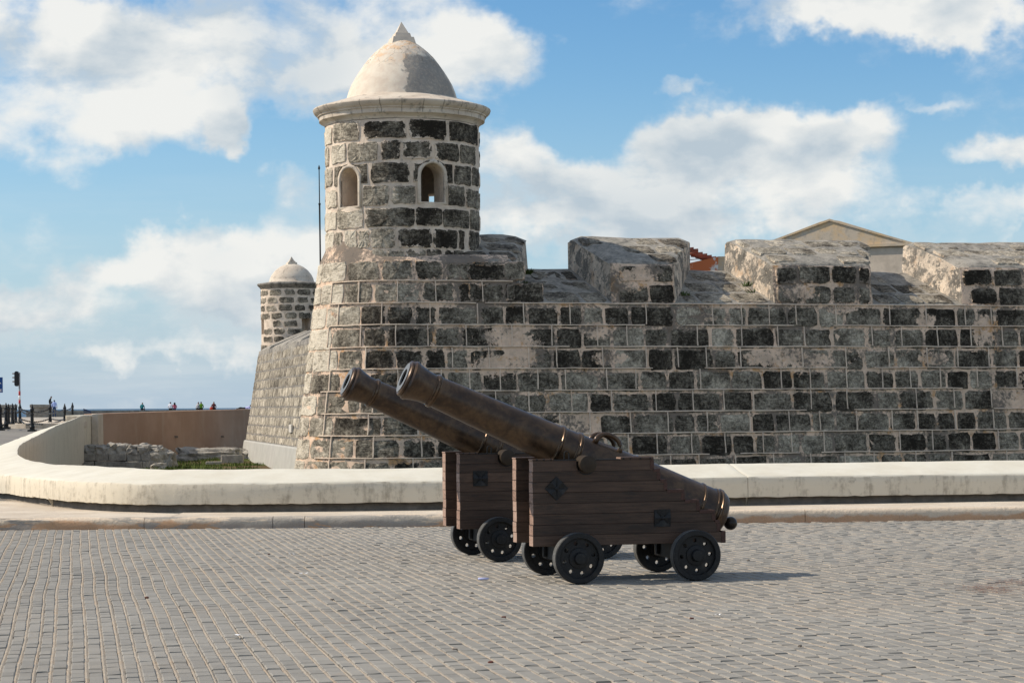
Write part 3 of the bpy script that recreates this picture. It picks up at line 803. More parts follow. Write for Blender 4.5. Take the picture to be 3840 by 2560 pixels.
def build_bastion():
    root = empty('stone_bastion', (TC.x, TC.y, -1.2))
    tag(root, 'nearest dark weathered stone fort wall with pink mortar joints and battlements', 'fort wall')
    org = Vector((TC.x, TC.y, -1.2))
    # mortar body
    ss = [-ARC * RC - 18, -ARC * RC - 8] + [-ARC * RC * (1 - i / 26) for i in range(27)] + [i * .4 for i in range(1, 61)]
    zs = [-1.3 + i * (3.87 + 1.3) / 22 for i in range(23)]
    vs, fs = [], []
    def wob(s, z): return .012 * fbm(s * 2, z * 2, 2, 4)
    for s in ss:
        for z in zs: vs.append(face(s, z, wob(s, z)) - org)
    m = len(zs)
    for i in range(len(ss) - 1):
        for j in range(m - 1): fs.append((i * m + j, (i + 1) * m + j, (i + 1) * m + j + 1, i * m + j + 1))
    mesh_obj('mortar_face', vs, fs, M['mortar'], root, True)
    # upper part of the round corner and first stretch (up to the coping), with the skirt under the turret
    ss2 = [-ARC * RC - 18, -ARC * RC - 8] + [-ARC * RC * (1 - i / 26) for i in range(27)] + [.3, .7, 1.1, 1.5, 1.9]
    vs, fs = [], []
    def bump(s):
        a = math.degrees(-s / RC) if s < 0 else 0
        return max(0, 1 - ((a - 72) / 42) ** 2)
    prof = [(3.80, 0), (4.1, 0), (4.4, 0), (4.70, 0), (4.77, .03), (4.84, .12), (4.90, .19), (4.92, .5), (4.90, 1.5)]
    for s in ss2:
        B = bump(s)
        for j, (z, t) in enumerate(prof):
            zz = z
            if j >= 4: zz = z + B * (.10, .26, .42, .40, .3)[j - 4]
            r_t = -t
            v = face(s, min(z, ZC), r_t + (wob(s, zz) if j < 5 else .02 * fbm(s * 3, j, 1)))
            vs.append(Vector((v.x, v.y, zz)) - org)
    m = len(prof)
    for i in range(len(ss2) - 1):
        for j in range(m - 1): fs.append((i * m + j, (i + 1) * m + j, (i + 1) * m + j + 1, i * m + j + 1))
    o = mesh_obj('coping_skirt', vs, fs, M['mortar_dark'], root); autosmooth(o, 50)
    # sloping sill of the embrasures
    vs, fs = [], []
    prof = [(-.004, 3.80), (0, 3.855), (.05, 3.89), (.4, 4.03), (.8, 4.18), (1.6, 4.47), (2.35, 4.74), (2.45, 4.76), (5.0, 4.74), (5.0, -1.2)]
    sx = [i * .3 for i in range(0, int(SMAX / .3) + 1)]
    for s in sx:
        for j, (t, z) in enumerate(prof):
            w = .022 * fbm(s * 1.7, t * 2, 4, 4) if 0 < j < 8 else 0
            p = TC + Nn * (RC + BAT * (ZC - 3.87) - t) + Wd * s
            vs.append(Vector((p.x, p.y, z + w)) - org)
    m = len(prof)
    for i in range(len(sx) - 1):
        for j in range(m - 1): fs.append((i * m + j, (i + 1) * m + j, (i + 1) * m + j + 1, i * m + j + 1))
    o = mesh_obj('sloping_sill', vs, fs, M['weathered_cap'], root); autosmooth(o, 40)
    # merlons
    T = 2.4
    spans = [((.9, .9), EMB[0][0])] + [(EMB[i][1], EMB[i + 1][0]) for i in range(3)]
    merl = []
    for (lf, lb), (rf, rb) in spans:
        prof = [(-.115, 3.78), (-.06, 4.25), (-.01, 4.66), (.012, 4.735), (.06, 4.79), (.45, 4.93), (.8, 5.04), (1.3, 5.20), (1.8, 5.36), (2.15, 5.46), (2.3, 5.49), (2.38, 5.46), (2.42, 5.36), (2.45, 4.7)]
        nu = max(6, int((rb - lb) / .28)); vs, fs = [], []; m = len(prof)
        mo = TC + Nn * (RC - 1.2) + Wd * ((lf + rf) / 2); mo.z = 3.8
        for i in range(nu + 1):
            u = i / nu
            for j, (t, z) in enumerate(prof):
                tt = max(0, t) / T
                sl0 = lerp(lf, lb, tt); sr0 = lerp(rf, rb, tt)
                s = lerp(sl0, sr0, u)
                e = 1 if i in (0, nu) else 0
                zz = z - (.085 * e if j > 3 and j < 12 else 0) + (.035 * fbm(s * 1.6, t * 2, 7, 4) if j > 1 else 0)
                s += (.05 * fbm(z * 2.5, t * 2.5, s) if e else 0) + (.045 if i == 0 and j > 3 else (-.045 if i == nu and j > 3 else 0))
                p = TC + Nn * (RC - t + .018 * fbm(s * 3, z * 3, 3) - (.05 * e if j < 5 else 0)) + Wd * s
                vs.append(Vector((p.x, p.y, zz)) - mo)
        for i in range(nu):
            for j in range(m - 1): fs.append((i * m + j, (i + 1) * m + j, (i + 1) * m + j + 1, i * m + j + 1))
        fs.append(tuple(range(m))); fs.append(tuple(nu * m + j for j in range(m - 1, -1, -1)))
        o = mesh_obj('merlon', vs, fs, M['weathered_cap'], root, False, [M['weathered_cap'], M['mortar'], M['splay_plaster']], None)
        o.location = mo - org
        fm = []
        for i in range(nu):
            for j in range(m - 1): fm.append(1 if j < 3 else 0)
        o.data.polygons.foreach_set('material_index', fm + [2, 2]); autosmooth(o, 35)
        merl.append((o, mo, lf, lb, rf, rb))
    # stones on the merlon slopes and fronts
    smap = slope_map(4.79, 5.49, 2.3)
    for mi, (o, mo, lf, lb, rf, rb) in enumerate(merl):
        for q0, q1 in ((.03, .30), (.33, .62), (.65, .93)):
            qm = (q0 + q1) / 2
            a, b = lerp(lf, lb, qm) + .10, lerp(rf, rb, qm) - .10
            s = a - uni(0, .2)
            while s < b - .15:
                L = uni(.55, 1.0); e = min(s + L, b)
                if e - max(s, a) > .18 and rnd() > .1:
                    stone(o, rect_poly(max(s, a), e, q0 + uni(0, .02), q1 - uni(0, .02), .012, cut=.1), smap, (uni(.28, .45) if mi < 2 else uni(.50, .74)), .8, -.03, .018, org=mo, smear=.25)  # tint carries light: darker on the two merlons in turret shadow, paler on sunlit ones
                s += L + uni(.04, .07)
        # front stones
        for z0, z1 in ((3.92, 4.24), (4.36, 4.68)):
            a, b = lf + .05, rf - .05; s = a - uni(0, .5)
            while s < b - .15:
                L = uni(.45, .95); e = min(s + L, b); c0 = max(s, a)
                skip = rnd() < .03
                ea = 0
                if e - c0 > .16 and not skip:
                    stone(o, rect_poly(c0, e, z0 - .03 + uni(-.02, .02), z1 + .03 + uni(-.02, .02), .014, 18, .09), face, uni(.16, .40), .5, org=mo, eadd=ea)
                s += L + uni(.02, .05)
    # stones on the sills
    sm2 = slope_map(3.88, 4.72, 2.35)
    for (lf, lb), (rf, rb) in EMB[:3]:
        for q0, q1 in ((.03, .30), (.34, .62), (.66, .95)):
            qm = (q0 + q1) / 2; a, b = lerp(lf, lb, qm) + .03, lerp(rf, rb, qm) - .03; s = a - uni(0, .3)
            while s < b - .12:
                L = uni(.5, .9); e = min(s + L, b)
                if e - max(s, a) > .15 and rnd() > .08:
                    stone(root, rect_poly(max(s, a), e, q0, q1, .012, cut=.1), sm2, uni(.30, .52), .7, -.03, .02, org=org, smear=.3)
                s += L + uni(.03, .06)
    # main face stones
    patches = [(1905, 1300, 150, 95), (1850, 1370, 90, 50), (2235, 1245, 75, 40), (2285, 1360, 85, 40), (2945, 1345, 190, 45), (3690, 1250, 55, 50), (3480, 1215, 40, 30), (2620, 1270, 30, 25), (1500, 1620, 40, 20), (3200, 1500, 50, 20), (1720, 1690, 50, 20)]
    pz = []
    for (x, y, rx, ry) in patches:
        s, z = sz_of(x, y); pz.append((s, z, rx / 8000 * 46 * 1.1, ry / 8000 * 46))
    count = 0
    for k in range(-2, 10):
        ztop = ZL0 - PITCH * k - .075; zbot = ztop - PITCH + .03
        if k < 0: ztop, zbot = ZL0 - PITCH * k - .05, ZL0 - PITCH * (k + 1) + .0
        a0, b0 = (-ARC * RC, SMAX - 4)
        if k < 0: b0 = 1.95
        s = a0 - uni(0, .6)
        while s < b0:
            L = uni(.42, .98) if s > CORN else uni(.7, 1.15)
            e = s + L; c = (s + e) / 2; zc = (ztop + zbot) / 2
            in_patch = any(((c - p[0]) / p[2]) ** 2 + ((zc - p[1]) / p[3]) ** 2 < 1 for p in pz)
            p3 = face(c, zc, 0); px, py = proj(p3)
            hidden = c > 0 and not (-200 < px < 4250)
            if rnd() > .01 and not hidden and count < 299:
                corner = c < CORN
                t_, b_ = ztop + uni(-.012, .018), zbot + uni(-.012, .015)
                if corner:
                    stone(root, rect_poly(s, e, b_ - .0, t_ + .01, .012, 22, .07), face, uni(.80, 1.0), 1.3, -.02, .014, org=org, mat='stone_pale', smear=.35)
                else:
                    r_ = rnd(); tint = uni(.18, .33) if r_ < .42 else (uni(.33, .50) if r_ < .86 else uni(.50, .64))
                    tint += .10 * max(0, min(1, (1.8 - c) / 3.5))
                    stone(root, rect_poly(s, e, b_, t_, .012, 18, .07), face, tint, uni(.1, .9), -.015, .008, org=org, eadd=(uni(.15, .4) if rnd() < .12 else 0))
                count += 1
            s = e + (uni(.015, .05) if s > CORN else uni(.0, .012))
    # raised pointing beads, one part per course
    for k in range(-1, 10):
        mb = MB(); z = ZL0 - PITCH * k
        s = CORN + uni(.0, .25); end = SMAX - 5 if k >= 0 else 1.95
        while s < end:
            L = uni(1.2, 5.0); e = min(s + L, end)
            n = max(2, int((e - s) / .22))
            ribbon(mb, [(lerp(s, e, i / n), z + .008 * fbm(lerp(s, e, i / n) * 1.5, z) + uni(-.004, .004)) for i in range(n + 1)], face)
            s = e + (0 if rnd() < .55 else uni(.2, 1.3))
        s = CORN + uni(.02, .4)
        while s < end:
            if rnd() < .88:
                z0, z1 = z - PITCH + .02, z - .02
                ribbon(mb, [(s + uni(-.006, .006), lerp(z0, z1, i / 3)) for i in range(4)], face, w=.026)
            s += uni(.6, 1.05)
        mb.v = [Vector(v) - org for v in mb.v]
        mb.build('pointing_line', M['pointing'], root)['kind'] = 'stuff'
    # weeds in the embrasures
    for (px, py, Y, n, lab) in ((1978, 1020, 46.6, 26, 'largest green weed tuft at the merlon beside the near turret'), (1960, 1065, 45.8, 18, 'green weed hanging just below the largest tuft beside the turret'), (2005, 1075, 45.6, 8, 'small weed on the sill of the first embrasure from the turret'), (2800, 1065, 46.9, 8, 'small weed on the second embrasure sill, upper one'), (2570, 1100, 46.3, 8, 'small weed at the foot of the second merlon right side'), (2815, 1090, 46.6, 6, 'small weed on the second embrasure sill, lower one')):
        mb = MB(); c = at(px, py, Y)
        for i in range(n * 3):
            a = uni(0, 6.28); l = uni(.05, .17); d = Vector((math.cos(a) * .6, math.sin(a) * .6, uni(.3, 1))).normalized() * l
            b = c + Vector((uni(-.08, .08), uni(-.08, .08), -.05)); sd = Vector((-d.y, d.x, 0)).normalized() * .012
            mb.add([b - sd, b + sd, b + d * .6 + sd * 1.2, b + d, b + d * .6 - sd * 1.2], [(0, 1, 2, 3, 4)])
        o = mb.build('weed_tuft', M['weed_leaf']); tag(o, lab, 'weed', 'weeds on the battlements')
build_bastion()

# ------------------------------------------------------------------ near sentry turret
TR = 1.67
def cyl(r0):
    def f(a, z, d):
        r = r0 + d
        return Vector((math.sin(a) * r, -math.cos(a) * r, z))
    return f
def boolean_cut(o, cutters):
    for c in cutters:
        m = o.modifiers.new('cut', 'BOOLEAN'); m.operation = 'DIFFERENCE'; m.object = c; m.solver = 'EXACT'
    dg = bpy.context.evaluated_depsgraph_get(); dg.update()
    me = bpy.data.meshes.new_from_object(o.evaluated_get(dg))
    o.modifiers.clear(); o.data = me
    for c in cutters: bpy.data.objects.remove(c)
def arch_pts(w, h, n=10):
    r = w / 2; pts = [(-r, 0), (r, 0)]
    for i in range(n + 1):
        a = math.pi * i / n; pts.append((r * math.cos(a), h - r + r * math.sin(a)))
    return pts
def build_turret():
    root = empty('sentry_turret', (TC.x, TC.y, 0))
    tag(root, 'large stone sentry turret with cream dome above the near fort corner', 'turret')
    # drum with wall thickness
    n = 96; vs, fs = [], []
    zz = [4.6 + i * .1575 for i in range(21)]
    for r in (TR, 1.14):
        for z in zz:
            for k in range(n):
                a = 2 * math.pi * k / n; q = r + (.010 * fbm(math.sin(a) * 4, math.cos(a) * 4, z * 2) if r > 1.5 else 0); vs.append((q * math.sin(a), -q * math.cos(a), z))
    m = len(zz)
    for L in (0, 1):
        for i in range(m - 1):
            for k in range(n):
                b = L * m * n; q = (b + i * n + k, b + i * n + (k + 1) % n, b + (i + 1) * n + (k + 1) % n, b + (i + 1) * n + k)
                fs.append(q if L == 0 else q[::-1])
    for k in range(n):
        k2 = (k + 1) % n; o_, i_ = (m - 1) * n, m * n + (m - 1) * n
        fs.append((o_ + k, o_ + k2, i_ + k2, i_ + k)); fs.append((k2, k, m * n + k, m * n + k2))
    drum = mesh_obj('drum', vs, fs, M['mortar_pale'], root)
    wins = [(R(-40), 5.94, .53, .82), (R(25.3), 6.0, .54, .82)]
    cut = []
    for (a, z, w, h) in wins:
        P = arch_pts(w, h); d = Vector((math.sin(a), -math.cos(a), 0)); t = Vector((math.cos(a), math.sin(a), 0)); vs2 = []
        for r in (.75, 2.2):
            for (u, v) in P: p = d * r + t * u; vs2.append((p.x, p.y, z + v))
        k = len(P); f2 = [tuple(range(k)), tuple(range(2 * k - 1, k - 1, -1))] + [(i, k + i, k + (i + 1) % k, (i + 1) % k) for i in range(k)]
        c = mesh_obj('cutter', vs2, f2, M['mortar_pale']); c.location = root.location
        bm = bmesh.new(); bm.from_mesh(c.data); bmesh.ops.recalc_face_normals(bm, faces=bm.faces); bm.to_mesh(c.data); bm.free()
        cut.append(c)
    mb = MB(); mb.box(.52, 1.02, .4, 2.2, 5.2, 6.42); c = mb.build('cutter', M['mortar_pale']); c.location = root.location; cut.append(c)
    bm = bmesh.new(); bm.from_mesh(drum.data); bmesh.ops.recalc_face_normals(bm, faces=bm.faces); bm.to_mesh(drum.data); bm.free()
    bpy.context.view_layer.update()
    boolean_cut(drum, cut); autosmooth(drum, 40)
    mb = MB(); mb.lathe([(4.9, 1.16), (5.15, 1.16)], 48); mb.build('floor_slab', M['mortar_pale'], root)
    cm = cyl(TR)
    # plaster surrounds of the windows
    for (a, z, w, h) in wins:
        P = arch_pts(w, h, 14); Q = arch_pts(w + .15, h + .12, 14); Q = [(u, v - .05) for u, v in Q]
        d = Vector((math.sin(a), -math.cos(a), 0)); t = Vector((math.cos(a), math.sin(a), 0)); vs2 = []
        def put(u, v, e):
            rr = math.sqrt(max(.01, (TR + e) ** 2 - u * u)); p = d * rr + t * u; return (p.x, p.y, z + v)
        k = len(P)
        for (L_, e) in ((Q, -.02), (Q, .022), (P, .028), (P, -.05)): vs2 += [put(u + uni(-.012, .012) * (L_ is Q), v + uni(-.012, .012) * (L_ is Q), e) for u, v in L_]
        f2 = [(r * k + i, r * k + (i + 1) % k, (r + 1) * k + (i + 1) % k, (r + 1) * k + i) for r in range(3) for i in range(k)]
        mesh_obj('window_surround', vs2, f2, M['cornice_plaster'], root, True)
    # stones, laid out course by course (crop pixel spans; tone)
    rows = [((7.36, 7.70), [(345, 430, .62), (443, 710, .36), (752, 1165, .14), (1178, 1535, .08), (1560, 1822, .26)]),
            ((6.90, 7.25), [(345, 395, .42), (425, 575, .58), (595, 890, .46), (920, 1105, .24), (1125, 1400, .34), (1420, 1650, .18), (1658, 1800, .40)]),
            ((6.44, 6.80), [(345, 435, .44), (455, 785, .36), (820, 1195, .26), (1225, 1590, .34), (1605, 1760, .30), (1768, 1828, .28)]),
            ((5.97, 6.33), [(360, 478, .55), (735, 990, .36), (1015, 1272, .60), (1528, 1700, .34), (1712, 1828, .34)]),
            ((5.51, 5.86), [(342, 475, .66), (482, 745, .44), (760, 1235, .38), (1245, 1488, .26), (1496, 1740, .34), (1748, 1828, .28)]),
            ((5.06, 5.41), [(342, 448, .74), (455, 530, .44), (560, 680, .66), (692, 802, .50), (815, 1050, .54), (1075, 1398, .20), (1404, 1630, .18), (1645, 1690, .24), (1735, 1826, .36)]),
            ((4.70, 4.98), [(345, 420, .66), (820, 1140, .58), (1150, 1340, .56), (1345, 1490, .42), (1510, 1690, .24)])]
    for (z0, z1), sts in rows:
        for (x0, x1, tn) in sts:
            f = lambda x: math.asin(max(-.997, min(.997, (x - 1084) / 752)))
            a0, a1 = f(x0) - .004, f(x1) + .004
            b0 = z0 + uni(-.02, .02) - .035
            hit = [w_ for w_ in wins if a0 < w_[0] < a1 and 6.3 < z0 < 6.6]
            if hit:         # block over an arch, cut in two round it
                wa, wz, w, h = hit[0]; u0 = wa * TR; hh = wz + h - w / 2; rr = w / 2 + .085
                for sd in (-1, 1):
                    ue = (a0 if sd < 0 else a1) * TR; zt = z1 + .02
                    if abs(ue - u0) < rr + .03: ue = u0 + sd * (rr + .05)
                    ang0 = math.asin(max(-1, min(.95, (b0 - hh) / rr)))
                    q = [(ue, b0), (ue, lerp(b0, zt, .5)), (ue, zt), (lerp(ue, u0, .5), zt), (u0 + sd * .012, zt)]
                    for i in range(7):
                        a_ = lerp(math.pi / 2, ang0, i / 6); q.append((u0 + sd * max(.012, rr * math.cos(a_)), hh + rr * math.sin(a_)))
                    q = [(u + uni(-.006, .006), z + uni(-.006, .006)) for u, z in q]
                    if sd < 0: q = q[::-1]
                    stone(root, q, lambda u, z, d: cm(u / TR, z, d), tn, .8, -.03, .018, mat='stone_pale', cen=(lerp(ue, u0, .22), zt - .07))
                continue
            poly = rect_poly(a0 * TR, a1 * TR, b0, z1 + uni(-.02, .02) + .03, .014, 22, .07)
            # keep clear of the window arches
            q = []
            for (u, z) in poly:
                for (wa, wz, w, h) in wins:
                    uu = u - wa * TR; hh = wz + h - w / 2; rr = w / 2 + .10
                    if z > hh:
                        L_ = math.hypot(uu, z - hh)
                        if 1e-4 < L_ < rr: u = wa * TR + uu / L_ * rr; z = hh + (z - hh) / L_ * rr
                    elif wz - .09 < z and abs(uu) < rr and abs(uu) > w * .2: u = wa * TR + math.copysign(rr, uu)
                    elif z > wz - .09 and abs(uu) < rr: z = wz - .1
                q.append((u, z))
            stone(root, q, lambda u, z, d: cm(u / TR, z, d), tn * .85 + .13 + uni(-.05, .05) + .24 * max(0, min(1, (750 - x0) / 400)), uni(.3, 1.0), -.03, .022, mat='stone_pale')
    # back side stones, coarser
    for z0, z1 in ((7.36, 7.70), (6.90, 7.25), (6.44, 6.80), (5.97, 6.33), (5.51, 5.86), (5.06, 5.41)):
        a = R(92)
        while a < R(262):
            L = uni(.3, .5)
            if not (R(128) < a + L / 2 < R(172) and z0 < 6.5): stone(root, rect_poly(a * TR, (a + L) * TR, z0, z1, .02), lambda u, z, d: cm(u / TR, z, d), uni(.3, .6), .5, mat='stone_pale')
            a += L + .05
    # cornice
    mb = MB()
    prof = [(7.76, 1.60), (7.76, 1.675), (7.80, 1.69), (7.835, 1.735), (7.86, 1.775), (7.87, 1.80), (7.965, 1.805), (7.97, 1.835), (7.995, 1.84), (8.02, 1.875), (8.06, 1.915), (8.11, 1.935), (8.135, 1.925), (8.15, 1.88), (8.25, 1.55), (8.35, 1.24), (8.40, 1.10)]
    N_ = 120
    mb.lathe(prof, N_, cap0=True, cap1=True)
    mb.v = [(x + .008 * fbm(x * 3, y * 3, z * 5), y + .008 * fbm(y * 3, x * 3, z * 5 + 3), z + .006 * fbm(x * 2, y * 2, z)) for x, y, z in mb.v]
    c = mb.build('cornice', M['cornice_plaster'], root); autosmooth(c, 32)
    mbj = MB()
    for k in range(26):           # joints between the cornice blocks
        a = 2 * math.pi * k / 26 + .05; d = Vector((math.sin(a), -math.cos(a), 0)); t = Vector((math.cos(a), math.sin(a), 0)) * .006
        pr = prof[5:14]
        vs2 = []
        for (z, r) in pr:
            p = d * (r + .004) + t * (3 * fbm(z * 6, k))
            vs2 += [(p.x - t.x, p.y - t.y, z), (p.x + t.x, p.y + t.y, z)]
        mbj.add(vs2, [(i * 2, i * 2 + 1, i * 2 + 3, i * 2 + 2) for i in range(len(pr) - 1)])
    mbj.build('cornice_joint', M['base_render'], c)
    # dome and pinnacle
    dp = [(8.34, 1.23), (8.38, 1.205), (8.52, 1.165), (8.67, 1.105), (8.82, 1.02), (8.97, .925), (9.12, .82), (9.27, .705), (9.38, .595), (9.47, .49), (9.55, .385), (9.62, .28), (9.66, .2)]
    mb = MB(); mb.lathe(dp, 72, cap0=False)
    dome = mb.build('dome', M['dome_plaster'], root, True)
    pin = MB()
    def sq(w0, z0, w1, z1):
        vs2 = []
        for w, z in ((w0, z0), (w1, z1)):
            vs2 += [(-w, -w, z), (w, -w, z), (w, w, z), (-w, w, z)]
        pin.add(vs2, [(0, 3, 2, 1), (4, 5, 6, 7), (0, 1, 5, 4), (1, 2, 6, 5), (2, 3, 7, 6), (3, 0, 4, 7)])
    sq(.265, 9.56, .225, 9.715); sq(.185, 9.71, .155, 9.81); sq(.135, 9.805, .002, 10.07)
    p = pin.build('pinnacle', M['pinnacle_plaster'], dome); p.rotation_euler = (0, 0, R(16))
    mb = MB(); mb.lathe([(8.30, 1.10), (8.30, .02)], 32, cap0=False, cap1=False); mb.build('ceiling', M['base_render'], root)
build_turret()

# ------------------------------------------------------------------ far bastion with its own turret
def build_far():
    T2 = Vector((-11.93, 116, 0)); rc = 1.80; bat = .155; zc = 4.72
    wd = Vector((.22, -.975, 0)).normalized(); nn = Vector((wd.y, -wd.x, 0))          # flank runs towards the near bastion
    root = empty('far_bastion', (T2.x, T2.y, -1.3)); org = Vector((T2.x, T2.y, -1.3))
    tag(root, 'far grey fort flank with white plinth, left of the near bastion', 'fort wall')
    def fc(s, z, d=0):
        r = rc + bat * (zc - z) + d
        if s >= 0: p = T2 + nn * r + wd * s
        else: p = T2 + rot(nn, s / rc) * r
        return Vector((p.x, p.y, z))
    # arc turns away to the back on the left
    def fc2(s, z, d=0):
        r = rc + bat * (zc - z) + d
        if s >= 0: p = T2 + nn * r + wd * s
        else: p = T2 + rot(nn, -(-s) / rc) * r
        return Vector((p.x, p.y, z))
    ss = [-4.2 + i * .2 for i in range(21)] + [i * 1.0 for i in range(0, 46)]
    ss = sorted(set(round(x, 3) for x in ss))
    zs = [-.05 + i * (4.72 + .05) / 16 for i in range(17)] + [4.80, 4.9]
    off = [0] * 17 + [-.12, -.4]
    vs, fs = [], []
    for s in ss:
        for z, o_ in zip(zs, off): vs.append(fc2(s, z, o_ + .02 * fbm(s, z * 2, 3)) - org)
    m = len(zs)
    for i in range(len(ss) - 1):
        for j in range(m - 1): fs.append((i * m + j, (i + 1) * m + j, (i + 1) * m + j + 1, i * m + j + 1))
    mesh_obj('flank_face', vs, fs, M['flank_stone'], root, True)
    vs, fs = [], []
    zs2 = [-1.5, -.6, -.12, -.06, -.05]; off2 = [.10, .10, .10, .07, -.05]
    for s in ss:
        for z, o_ in zip(zs2, off2): vs.append(fc2(s, z, o_) - org)
    m = len(zs2)
    for i in range(len(ss) - 1):
        for j in range(m - 1): fs.append((i * m + j, (i + 1) * m + j, (i + 1) * m + j + 1, i * m + j + 1))
    mesh_obj('plinth', vs, fs, M['plinth_white'], root)
    # course beads
    for k in range(10):
        mb = MB(); z = .3 + .47 * k
        ribbon(mb, [(-3.5 + i * .5, z + .01 * fbm(i * .3, z)) for i in range(60)], fc2, w=.022, h=.010)
        mb.v = [Vector(v) - org for v in mb.v]; mb.build('pointing_line', M['flank_line'], root)['kind'] = 'stuff'
    for k in range(10):
        z = .3 + .47 * (k - 1); s_ = -2.6
        while s_ < 22:
            L_ = uni(.7, 1.3)
            stone(root, rect_poly(s_, s_ + L_, max(-.02, z + .03), z + .45, .02, 10, .08), fc2, uni(.52, .66) + (.05 if k < 6 else -.08), .1, -.03, .005, org=org, mat='stone_pale', name='block', smear=.75)
            s_ += L_ + uni(.02, .05)
    # sloping parapet slabs rising towards the viewer
    for (s0, s1, z0, z1) in ((1.4, 5.5, 4.72, 5.75), (6.4, 12, 4.72, 5.75), (12.8, 18, 4.72, 5.75)):
        vs, fs = [], []; prof = [(-.0, 3.9), (0, 4.75), (-.1, 4.85), (-1.3, 5.4), (-2.2, 5.75), (-2.3, 4.6)]
        for i in range(7):
            s = lerp(s0, s1, i / 6)
            for d, z in prof:
                p = fc2(s + (-.0 if d > -.2 else (.6 if i == 0 else 0)), z if z < 4.72 else 4.72, d + .03 * fbm(s * 2, z * 2)); vs.append(Vector((p.x, p.y, z + .05 * fbm(s, z))) - org)
        m = len(prof)
        for i in range(6):
            for j in range(m - 1): fs.append((i * m + j, (i + 1) * m + j, (i + 1) * m + j + 1, i * m + j + 1))
        fs.append(tuple(range(m))); fs.append(tuple(6 * m + j for j in range(m - 1, -1, -1)))
        mesh_obj('merlon', vs, fs, M['weathered_cap'], root)
    # plaque
    s = 13.0; mb = MB(); mb.box(-.13, .13, -.05, .05, 0, .42, .01); o = mb.build('wall_plaque', M['plaque_stone'])
    p = at(1089, 1620, 1); Yg = fc2(s, .5).y
    best = min(range(0, 300), key=lambda i: abs(proj(fc2(i * .1, .5, .05))[0] - 1089)); pp = fc2(best * .1, .5, .03)
    o.location = (pp.x, pp.y, at(1089, 1621, pp.y).z); o.rotation_euler = (0, 0, math.atan2(wd.y, wd.x)); o.scale = (3.4, 1, .85)
    tag(o, 'small pale rectangular plaque fixed on the far fort flank', 'plaque')
    # turret
    t = empty('sentry_turret', (T2.x, T2.y, 0)); tag(t, 'smaller-looking distant sentry turret with pale dome behind the near bastion', 'turret')
    mb = MB(); zz = [4.3 + i * .2 for i in range(20)]
    mb.lathe([(z, 1.66) for z in zz], 64); mb.v = [(x * (1 + .008 * fbm(x * 2, y * 2, z)), y * (1 + .008 * fbm(y * 2, x, z)), z) for x, y, z in mb.v]
    drum = mb.build('drum', M['mortar_pale'], t)
    cut = []
    for (a, z, w, h, arch) in ((R(-68), 5.65, .5, .95, True), (R(34), 5.3, .55, 1.25, False)):
        P = arch_pts(w, h) if arch else [(-w / 2, 0), (w / 2, 0), (w / 2, h), (-w / 2, h)]
        d = Vector((math.sin(a), -math.cos(a), 0)); tt = Vector((math.cos(a), math.sin(a), 0)); vs2 = []
        for r in (1.0, 2.2):
            for (u, v) in P: q = d * r + tt * u; vs2.append((q.x, q.y, z + v))
        k = len(P); f2 = [tuple(range(k)), tuple(range(2 * k - 1, k - 1, -1))] + [(i, k + i, k + (i + 1) % k, (i + 1) % k) for i in range(k)]
        c = mesh_obj('cutter', vs2, f2, M['mortar_pale']); c.location = t.location
        bm = bmesh.new(); bm.from_mesh(c.data); bmesh.ops.recalc_face_normals(bm, faces=bm.faces); bm.to_mesh(c.data); bm.free(); cut.append(c)
    bm = bmesh.new(); bm.from_mesh(drum.data); bmesh.ops.recalc_face_normals(bm, faces=bm.faces); bm.to_mesh(drum.data); bm.free()
    bpy.context.view_layer.update(); boolean_cut(drum, cut); autosmooth(drum, 40)
    cm = cyl(1.66)
    for i, z0 in enumerate([7.70, 7.28, 6.86, 6.44, 6.02, 5.60, 5.18, 4.76]):
        a = R(-100) + uni(0, .2)
        while a < R(100):
            L = uni(.32, .52); c = a + L / 2
            if not (abs(c - R(-68)) < .34 and 5.1 < z0 < 6.3) and not (abs(c - R(34)) < .36 and z0 < 6.1):
                stone(t, rect_poly(a * 1.66, (a + L) * 1.66, z0, z0 + .33, .03, 12), lambda u, z, d: cm(u / 1.66, z, d), uni(.22, .48), .4, -.03, .02, mat='stone_pale')
            a += L + uni(.05, .10)
    mb = MB(); mb.lathe([(8.08, 1.66), (8.12, 1.70), (8.18, 1.74), (8.24, 1.80), (8.30, 1.86), (8.36, 1.87), (8.39, 1.83), (8.44, 1.5), (8.48, 1.2)], 64)
    c = mb.build('cornice', M['flank_stone'], t); autosmooth(c, 30)
    mb = MB(); mb.lathe([(8.42, 1.36), (8.47, 1.35), (8.50, 1.22), (8.68, 1.18), (8.90, 1.07), (9.12, .89), (9.30, .66), (9.42, .42), (9.48, .22)], 48, cap0=False)
    d = mb.build('dome', M['cornice_plaster'], t, True)
    pin = MB()
    for w0, z0, w1, z1 in ((.27, 9.40, .24, 9.56), (.19, 9.55, .165, 9.63), (.14, 9.62, .004, 9.88)):
        pin.add([(-w0, -w0, z0), (w0, -w0, z0), (w0, w0, z0), (-w0, w0, z0), (-w1, -w1, z1), (w1, -w1, z1), (w1, w1, z1), (-w1, w1, z1)], [(0, 3, 2, 1), (4, 5, 6, 7), (0, 1, 5, 4), (1, 2, 6, 5), (2, 3, 7, 6), (3, 0, 4, 7)])
    p = pin.build('pinnacle', M['cornice_plaster'], d); p.rotation_euler = (0, 0, R(20))
build_far()

